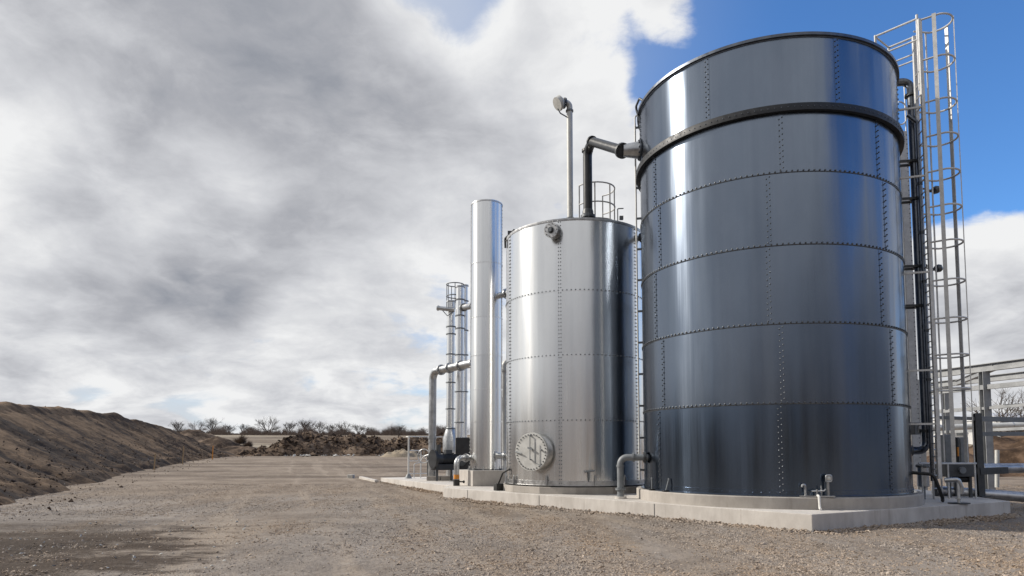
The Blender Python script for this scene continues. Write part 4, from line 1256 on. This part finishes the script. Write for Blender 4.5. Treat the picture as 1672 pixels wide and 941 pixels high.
tag(MB().tube(bent(h_, .14), .036, 10).build('hose', 'rubber'), 'thick black hose drooping from the dark tank right foot', 'hose')
# pipe stand with base plate at the slab's right end
s_ = onz(1566, 823, SLAB)
t = thing('pipe_stand', 'short adjustable pipe stand on a black plate near the slab end', 'stand', s_)
MB().box(s_ + Vector((0, 0, .015)), (.34, .26, .025), .4).build('base_plate', 'darkgrey', t)
zt_ = at(1566, 788, s_.y).z
MB().cyl(s_ + Vector((0, 0, .02)), Vector((s_.x, s_.y, zt_)), .03, 12).build('stem', 'rail', t)
MB().cyl(s_ + Vector((0, 0, .10)), s_ + Vector((0, 0, .13)), .06, 12).build('nut', 'rail', t)
MB().tube(bent([Vector((s_.x - .22, s_.y + .1, zt_ + .04)), Vector((s_.x, s_.y, zt_ + .06)), Vector((s_.x + .06, s_.y, zt_ - .10)), Vector((s_.x + .05, s_.y, zt_ - .24))], .05), .05, 12).build('elbow', 'pipe', t)

# dark rack post with horizontal rails
rp = onz(1601, 811, SLAB)
t = thing('pipe_rack', 'dark steel rack post with rails carrying the insulated pipes', 'rack', rp)
zp = at(1594, 675, rp.y).z
MB().ibeam(rp, Vector((rp.x, rp.y, zp)), .15, .15, .02, (0, 1, 0)).build('post', 'darkgrey', t)
MB().box(rp + Vector((0, 0, .012)), (.3, .3, .024), .3).build('base_plate', 'darkgrey', t)
for py, py2, h in ((684, 688, .12), (709, 708, .10)):
    p = at(1597, py, rp.y); q = at(1760, py2, rp.y + .4)
    MB().beam(p, q, .08, h).build('rail', 'grey', t)
p = at(1530, 682, rp.y + .2); q = at(1597, 684, rp.y)
MB().beam(p, q, .08, .08).build('rail', 'grey', t)
p = at(1597, 770, rp.y - .02); q = at(1642, 768, rp.y + .1)
MB().beam(p, q, .16, .16).build('bracket', 'darkgrey', t)
p = Vector((rp.x + .02, rp.y, at(1594, 752, rp.y).z))
def hpipe(px0, py0, px1, py1, Y0, Y1, r, lab, mat='pipe'):
    p, q = at(px0, py0, Y0), at(px1, py1, Y1)
    t = thing('insulated_pipe', lab, 'pipe', p)
    MB().tube([p, q], r, 24).build('cladding', mat, t)
    L_ = (q - p).length; n = int(L_ / 1.2)
    for k in range(n):
        c = p + (q - p) * ((k + .6) / n); d_ = (q - p).normalized()
        MB().cyl(c - d_ * .02, c + d_ * .02, r + .006, 24).build('clad_band', 'silverseam', t)
hpipe(1603, 765, 1800, 764, 17.4, 17.6, .125, 'upper silver clad pipe crossing the rack at the right edge', 'silverseam')
hpipe(1524, 801, 1800, 821, 17.0, 16.4, .125, 'lower silver clad pipe lying along the slab at the right edge', 'silverseam')
hpipe(1628, 796, 1628, 735, 19.0, 19.0, .055, 'short white upright pipe below the rack at right', 'pale')

# ------------------------------------------------------------------ open steel frame at the right
fr0, fr1 = at(1520, 612, 21.8), at(1800, 576, 17.5)
t = thing('steel_frame', 'open grey steel frame of beams and posts behind the rack', 'frame', (fr0.x, fr0.y, 0))
MB().ibeam(fr0, fr1, .16, .24, .02).build('beam', 'frame', t)
dfr = (fr1 - fr0)
def onframe(px):
    # the point of the front frame line under image column px
    u = (px - CX) / F
    s_ = (u * fr0.y * math.cos(PITCH) - fr0.x) / (dfr.x - u * dfr.y * math.cos(PITCH))
    return fr0 + dfr * s_
for px in (1504, 1613, 1760):
    p = onframe(px)
    MB().ibeam((p.x, p.y, -.1), (p.x, p.y, p.z - .12), .22, .2, .02, (0, 1, 0)).build('post', 'frame', t)
def lower(py0, py1, w, h, off=Vector((0, 0, 0))):
    p = onframe(1535); q = onframe(1672)
    za, zb2 = at(1535, py0, p.y).z, at(1672, py1, q.y).z
    ext = (q - p)
    a_ = Vector((p.x, p.y, za)); b_ = Vector((q.x, q.y, zb2))
    d_ = b_ - a_
    MB().beam(a_ - d_ * .1 + off, b_ + d_ * .6 + off, w, h).build('beam', 'frame', t)
lower(640, 627, .12, .14)
lower(673, 662, .08, .08)
bk = Vector((1.9, 4.6, 0))
MB().ibeam(fr0 + bk, fr1 + bk, .16, .22, .02).build('beam', 'frame', t)
for f in (.33, .62, 1.0):
    p = fr0 + dfr * f + bk
    MB().ibeam((p.x, p.y, 0), (p.x, p.y, p.z - .12), .2, .18, .02, (0, 1, 0)).build('post', 'frame', t)
for f in (.42, .95):
    p = fr0 + dfr * f
    MB().ibeam(p + Vector((0, 0, -.03)), p + bk + Vector((0, 0, -.03)), .12, .18, .016).build('cross_beam', 'frame', t)
p = fr0 + bk; q = fr1 + bk
MB().beam(p - Vector((0, 0, 1.0)), q - Vector((0, 0, 1.0)), .08, .1).build('beam', 'frame', t)
MB().beam(p - Vector((0, 0, 1.8)), q - Vector((0, 0, 1.8)), .08, .1).build('beam', 'frame', t)

# pale long pipe run and small sheds far behind on the right
hpipe(1500, 700, 1800, 690, 28, 27, .13, 'long pale pipe run on low trestles in front of the brown bank', 'pale')
def shed(lab, px0, px1, py0, py1, Y, dep=6, rise=.5):
    a, b = at(px0, py0, Y), at(px1, py1, Y)
    zb2 = min(b.z, g0(Y)) - .2
    t = thing('far_shed', lab, 'shed', ((a.x + b.x) / 2, Y, zb2), )
    MB().box(((a.x + b.x) / 2, Y + dep / 2, (a.z - rise + zb2) / 2), (b.x - a.x, dep, a.z - rise - zb2)).build('wall', 'wall', t)
    w = b.x - a.x
    mb = MB()
    x0, x1_ = a.x - .2, b.x + .2
    z0, z1_ = a.z - rise, a.z
    mb.add([(x0, Y - .2, z0), (x1_, Y - .2, z0), (x1_, Y + dep / 2, z1_), (x0, Y + dep / 2, z1_), (x0, Y + dep + .2, z0), (x1_, Y + dep + .2, z0)], [(0, 1, 2, 3), (3, 2, 5, 4), (0, 3, 4), (1, 5, 2), (0, 4, 5, 1)])
    mb.build('roof', 'roof', t)
    mb = MB(); mb.box((a.x + w * .5, Y - .03, (zb2 + a.z - rise) / 2 + .1), (min(2.0, w * .3), .05, 1.6)).build('door', 'grey', t)
shed('long low white roofed shed far behind the left handrail', 667, 705, 711, 722, 150, 8, .5)
shed('small pale shed far behind the gooseneck pipe', 708, 728, 709, 720, 155, 7, .6)
shed('pale shed far beyond the steel frame at right', 1540, 1600, 676, 715, 120, 10, 1.0)
shed('whitish shed at the right edge beyond the brown bank', 1640, 1700, 672, 715, 110, 10, 1.2)

# survey stakes by the mound and a marker
for px, py, hgt, lab, mt in ((300, 742, .75, 'taller pale timber stake at the foot of the earth mound', 'timber'), (348, 735, .65, 'orange marker stake near the far end of the earth mound', 'orange'), (254, 750, .45, 'short timber stake at the near part of the mound foot', 'timber')):
    Y = {300: 47.5, 348: 56.5, 254: 40}[px]
    x = xat(px, Y)
    o = MB().beam((x, Y, g0(Y) - .2), (x + .05, Y, g0(Y) + hgt + .5), .06, .06)
    tag(o.build('survey_stake', mt), lab, 'stake')

# ------------------------------------------------------------------ bare trees on the rise
def branch(mb, p, d, L_, r, depth, rnd, n=4):
    pts = [p]; dd = d.copy(); k = 3 if depth > 1 else 2
    for i in range(k):
        dd = (dd + Vector((rnd.gauss(0, .16), rnd.gauss(0, .16), rnd.gauss(.06, .1)))).normalized()
        pts.append(pts[-1] + dd * L_ / k)
    mb.tube(pts, [r * (1 - .5 * i / k) for i in range(k + 1)], n if depth > 1 else 3, cap=False)
    if depth == 0:
        return
    for j in range(rnd.randint(3, 5) if depth > 1 else rnd.randint(5, 8)):
        f = rnd.uniform(.35, 1)
        q = pts[min(k, int(f * k) + 0)].lerp(pts[min(k, int(f * k) + 1)], f * k - int(f * k))
        ax = Vector((rnd.gauss(0, 1), rnd.gauss(0, 1), rnd.gauss(0, .6))).normalized()
        nd_ = (dd + ax * rnd.uniform(.5, .95)).normalized()
        if nd_.z < -.1: nd_.z *= -.3
        branch(mb, q, nd_, L_ * rnd.uniform(.5, .74), max(.009, r * .48), depth - 1, rnd, 4)
def make_tree(seed, h, width, stems, depth=4):
    rnd = random.Random(seed)
    tr, cr = MB(), MB()
    o = Vector((0, 0, 0))
    th = h * .16
    for s_ in range(stems):
        d = Vector((rnd.gauss(0, .25) * (stems > 1), rnd.gauss(0, .25) * (stems > 1), 1)).normalized()
        e = o + d * th
        tr.tube([o - Vector((0, 0, .3)), o + d * th * .5, e], [.05 * h, .04 * h, .034 * h], 7)
        nl = 8 if stems == 1 else 4
        for k in range(nl):
            a = 2 * math.pi * (k + rnd.random() * .7) / nl + s_
            dv = Vector((math.cos(a) * width, math.sin(a) * width, rnd.uniform(.5, 1.35))).normalized()
            branch(cr, e - d * rnd.uniform(0, .3) * th, dv, h * .40, .015 * h, depth - 1, rnd)
    return tr, cr
protos = []
for sd, h, w, st in ((1, 5.0, .85, 1), (2, 4.4, 1.1, 2), (3, 5.6, .6, 1), (4, 4.6, 1.0, 3)):
    tr, cr = make_tree(sd, h, w, st)
    protos.append((tr, cr, max(v[2] for v in cr.v)))
meshes = []
TREES = [  # px, base py, top py, Y, proto, label
    (290, 706, 681, 150, 0, 'bushy bare tree showing just above the end of the earth mound'),
    (322, 709, 688, 172, 1, 'low spreading bare tree, second from the mound'),
    (347, 709, 684, 176, 2, 'slim bare tree among the scrub, third from the mound'),
    (374, 709, 687, 174, 3, 'many stemmed bare tree behind the dark far bank'),
    (396, 709, 685, 182, 2, 'upright bare tree above the dark bank, left of the fan shaped one'),
    (408, 709, 689, 190, 0, 'small round bare tree close left of the fan shaped one'),
    (437, 711, 686, 165, 1, 'fan shaped bare tree with spreading limbs above the pale field'),
    (473, 711, 691, 172, 0, 'compact round bare tree right of the pale field'),
    (500, 711, 691, 185, 3, 'faint bare tree left of the dark thicket'),
    (522, 711, 687, 170, 2, 'dense tall bare tree in the dark thicket above the rubble'),
    (540, 711, 690, 180, 0, 'rounded bare tree just right of the dark thicket'),
    (559, 711, 689, 166, 1, 'wide bare tree above the middle of the rubble bank'),
    (587, 712, 694, 184, 3, 'small thin bare tree half way to the large round one'),
    (603, 712, 692, 178, 2, 'narrow dark bare tree next left of the large round one'),
    (630, 713, 697, 190, 0, 'faintest small bare tree beside the large round one'),
    (651, 716, 687, 138, 0, 'large round crowned bare tree left of the handrail'),
    (722, 714, 697, 175, 3, 'bare tree seen between gooseneck pipe and thin towers'),
    (691, 713, 700, 185, 1, 'small bare tree just left of the gooseneck pipe'),
    (1652, 712, 632, 62, 1, 'bare tree behind the steel frame at the right edge'),
    (1672, 712, 640, 66, 3, 'bare tree cut by the right picture edge'),
]
pm = {}
for i, (px, pb, pt, Y, pr, lab) in enumerate(TREES):
    b = at(px, pb, Y); h = at(px, pt, Y).z - b.z
    t = thing('bare_tree', lab, 'tree', (b.x, Y, min(b.z, g0(Y) + .2)), 'bare trees along the skyline')
    tr, cr, ph = protos[pr]
    if pr not in pm:
        for nm, mb in (('trunk', tr), ('crown', cr)):
            me = bpy.data.meshes.new(nm); me.from_pydata(mb.v, [], mb.f); me.materials.append(M['bark'])
            pm.setdefault(pr, []).append(me)
    for nm, me in zip(('trunk', 'crown'), pm[pr]):
        o = bpy.data.objects.new(nm, me); COL.objects.link(o); o.parent = t
    s_ = (h / ph) * (1.0, 1.3, .85, 1.15, 1.45, .9, 1.2, 1.05, 1.35, .8)[(i * 3) % 10]
    t.scale = (s_, s_, s_); t.rotation_euler = (0, 0, i * 1.3)
# scrub under the trees: a thicket nobody could count
n = 34000
px = rng.uniform(262, 760, n); Y = rng.uniform(150, 195, n)
cl = np.array([.5 + .5 * mnoise.noise((p_ * .035, 2, 0)) + .35 * mnoise.noise((p_ * .16, 5, 0)) for p_ in px])
X0 = (px - CX) / F * Y
hgt = rng.uniform(.3, 1.0, n) * np.clip((cl - .15) * 1.6, .10, 1.3) * 3.1
zb = np.array([g0(y) for y in Y])
ang = rng.uniform(0, 2 * np.pi, n); ln = rng.normal(0, .55, n) * hgt
w = .022
dx, dy = np.cos(ang) * ln, np.sin(ang) * ln
b0_ = np.stack([X0, Y, zb - .1], 1)
V = np.stack([b0_ + np.array([-w, 0, 0]), b0_ + np.array([w, 0, 0]), b0_ + np.array([0, w, 0]), b0_ + np.stack([dx, dy, hgt], 1)], 1).reshape(-1, 3)
base = (np.arange(n) * 4)[:, None]
Fq = np.concatenate([base + np.array([0, 1, 3]), base + np.array([1, 2, 3]), base + np.array([2, 0, 3])])
tag(np_mesh('scrub', V, Fq, 'scrub'), kind='stuff')
# two dark bushes on the pale field
for px, py, Y, wd, lab in ((393, 716, 118, 1.9, 'dark round bush on the pale field, left of its companion'), (405, 722, 108, 1.2, 'smaller dark bush on the near edge of the pale field')):
    b = at(px, py, Y); zz = g0(Y)
    n = 1500
    dv = rng.normal(0, 1, (n, 3)); dv /= np.linalg.norm(dv, axis=1)[:, None]; dv[:, 2] = abs(dv[:, 2])
    L_ = rng.uniform(.5, 1, n) * wd * (1 + .3 * np.sin(dv[:, 0] * 5))
    o0 = np.tile(np.array([b.x, Y, zz - .1]), (n, 1)) + rng.normal(0, .12, (n, 3))
    e = o0 + dv * L_[:, None] * np.array([1, 1, .9])
    V = np.stack([o0 + (-.04, 0, 0), o0 + (.04, 0, 0), o0 + (0, .04, 0), e], 1).reshape(-1, 3)
    base = (np.arange(n) * 4)[:, None]
    Fq = np.concatenate([base + np.array([0, 1, 3]), base + np.array([1, 2, 3]), base + np.array([2, 0, 3])])
    tag(np_mesh('bush', V, Fq, 'scrub'), lab, 'bush')

# ------------------------------------------------------------------ sky and sun
EL, AZ = rad(34), rad(166)                   # AZ: counter-clockwise from +X
sdir = Vector((math.cos(EL) * math.cos(AZ), math.cos(EL) * math.sin(AZ), math.sin(EL)))
sun = bpy.data.objects.new('sun', bpy.data.lights.new('sun', 'SUN'))
COL.objects.link(sun)
sun.location = sdir * 60
sun.rotation_euler = sdir.to_track_quat('Z', 'Y').to_euler()
sun.data.energy = 4.6
sun.data.angle = rad(.5)
sun.data.color = (1.0, .93, .83)
wd = bpy.data.worlds.new('World'); S.world = wd
wd.use_nodes = True
for nd_ in list(wd.node_tree.nodes):
    wd.node_tree.nodes.remove(nd_)
T = NT(wd.node_tree)
out = T.n('ShaderNodeOutputWorld')
sky = T.n('ShaderNodeTexSky')
sky.sky_type = 'NISHITA'; sky.sun_disc = False
sky.sun_elevation = EL; sky.sun_rotation = math.pi / 2 - AZ
sky.air_density = 1.0; sky.dust_density = .0; sky.ozone_density = 3.0
dirv = T.n('ShaderNodeTexCoord').outputs['Generated']
sep = T.n('ShaderNodeSeparateXYZ', None, Vector=dirv)
zc = T.math('MAXIMUM', sep.outputs[2], 0.0)
den = T.math('ADD', zc, .30)
uv = T.n('ShaderNodeCombineXYZ', None, X=T.math('DIVIDE', sep.outputs[0], den), Y=T.math('DIVIDE', sep.outputs[1], den)).outputs[0]
def lobe(px, py, a_in, a_out, d=None):
    v = (ray(px, py) if d is None else Vector(d)).normalized()
    dt = T.n('ShaderNodeVectorMath', {'operation': 'DOT_PRODUCT'}, i0=dirv, i1=tuple(v)).outputs['Value']
    return T.maprange(dt, math.cos(rad(a_out)), math.cos(rad(a_in)))
def wsum(lst):
    acc = None
    for w_, s_ in lst:
        m_ = T.math('MULTIPLY', s_, w_)
        acc = m_ if acc is None else T.math('ADD', acc, m_)
    return acc
warp = T.n('ShaderNodeTexNoise', None, Vector=uv, Scale=2.2, Detail=4.0).outputs['Color']
uvw = T.n('ShaderNodeVectorMath', {'operation': 'MULTIPLY_ADD'}, i0=warp, i1=(.22, .22, 0), i2=uv).outputs[0]
LOC = (0.7, 4.4, 0)
sh = (math.cos(AZ) * .06, math.sin(AZ) * .06)
def dens(off):
    p = T.mapping(uvw, (1, 1, 1), loc=(LOC[0] + off[0], LOC[1] + off[1], 0))
    big = T.noise(p, 1.5, 2, .5)
    fine = T.noise(p, 4.2, 11, .60)
    return T.math('ADD', T.math('MULTIPLY', big, .58), T.math('MULTIPLY', fine, .42))
D0, D1 = dens((0, 0)), dens(sh)
lit = T.math('SUBTRACT', D0, D1)
sdot = T.n('ShaderNodeVectorMath', {'operation': 'DOT_PRODUCT'}, i0=dirv, i1=(.5, -.866, 0)).outputs['Value']
south = T.math('MULTIPLY', T.maprange(zc, .40, .03), T.maprange(sdot, .15, .6))
hor = T.math('MULTIPLY', T.maprange(zc, .22, .0), T.maprange(sep.outputs[1], -.2, .3))
# where the sky is open: upper right of the tanks, and the side of the sky away from the sun
clear = wsum([(.36, lobe(1560, 20, 7, 21)), (.20, lobe(1230, 90, 3, 11)), (.17, lobe(722, 0, 1, 7)), (.10, lobe(0, 0, 15, 50, (.95, -.25, .40)))])
bias = wsum([(.5, south), (.2, lobe(0, 0, 20, 55, (-.4, -.8, .55))), (.05, hor), (.03, T.maprange(sep.outputs[0], .3, -.2)), (.20, lobe(1660, 340, 5, 11)), (.12, lobe(1640, 520, 4, 11)), (.10, lobe(920, 60, 3, 8)), (.30, lobe(1160, -10, 1, 6)),
             (.13, lobe(300, 100, 8, 22)), (.12, lobe(650, 260, 4, 13)), (.10, lobe(0, 90, 4, 11)), (.05, lobe(250, 500, 2, 8)), (.05, lobe(90, 380, 1, 6))])
cov = T.math('ADD', T.math('SUBTRACT', D0, clear), bias)
cf = T.maprange(cov, .44, .53)
thick = T.maprange(cov, .48, .74)
br = T.math('ADD', T.math('SUBTRACT', .94, T.math('MULTIPLY', thick, T.math('ADD', .47, T.math('MULTIPLY', hor, .02)))), T.math('MULTIPLY', lit, T.math('ADD', 2.3, T.math('MULTIPLY', hor, 1.0))))
br = T.math('ADD', br, wsum([(.08, hor), (-.14, lobe(180, 60, 6, 18)), (-.05, lobe(520, 150, 4, 12)), (-.22, lobe(300, 500, 2, 8)), (-.16, lobe(100, 385, 1, 5)), (.16, lobe(330, 350, 2, 7)), (.12, lobe(640, 420, 2, 8)), (-.12, lobe(640, 520, 1, 5)), (.12, lobe(120, 460, 1, 5)), (.20, lobe(905, 60, 3, 9)), (.18, lobe(120, 330, 2, 9)), (.30, lobe(1640, 300, 3, 12)), (.05, lobe(30, 180, 2, 7)), (.35, lobe(0, 0, 8, 45, tuple(sdir))), (.30, lobe(0, 0, 15, 50, (-.3, -.8, .55)))]))
br = T.math('SUBTRACT', br, T.math('MULTIPLY', south, .55), True)
ccol = T.ramp(br, [(0, (.15, .17, .21)), (.12, (.28, .30, .345)), (.4, (.43, .44, .475)), (.7, (.64, .65, .68)), (1, (.88, .885, .89))])
cl10 = T.n('ShaderNodeVectorMath', {'operation': 'SCALE'}, i0=ccol, Scale=10.0 / 1.5).outputs[0]
skyb = T.mix(1.0, sky.outputs[0], (.62, .95, 1.28), 'MULTIPLY')
# thin high veil: the gaps between the clouds are milky on the sunward side
vf = T.math('MULTIPLY', T.maprange(sep.outputs[0], .35, -.25), T.maprange(T.noise(uvw, 1.2, 6, .6), .30, .60, .68, .95))
vf = T.math('MAXIMUM', vf, T.math('MULTIPLY', hor, .8))
skyc = T.mix(vf, skyb, (.63 / .15, .665 / .15, .715 / .15))
full = T.mix(cf, skyc, cl10)
bg = T.n('ShaderNodeBackground', None, Color=full, Strength=.15)
wd.node_tree.links.new(bg.outputs[0], out.inputs[0])

# ------------------------------------------------------------------ render look
S.view_settings.view_transform = 'Standard'
S.view_settings.look = 'None'
S.view_settings.exposure = 0.0
S.view_settings.gamma = 1.0
S.view_settings.use_curve_mapping = False
S.render.engine = 'CYCLES'
S.cycles.max_bounces = 8
S.cycles.use_denoising = True
S.cycles.caustics_reflective = False
S.cycles.caustics_refractive = False
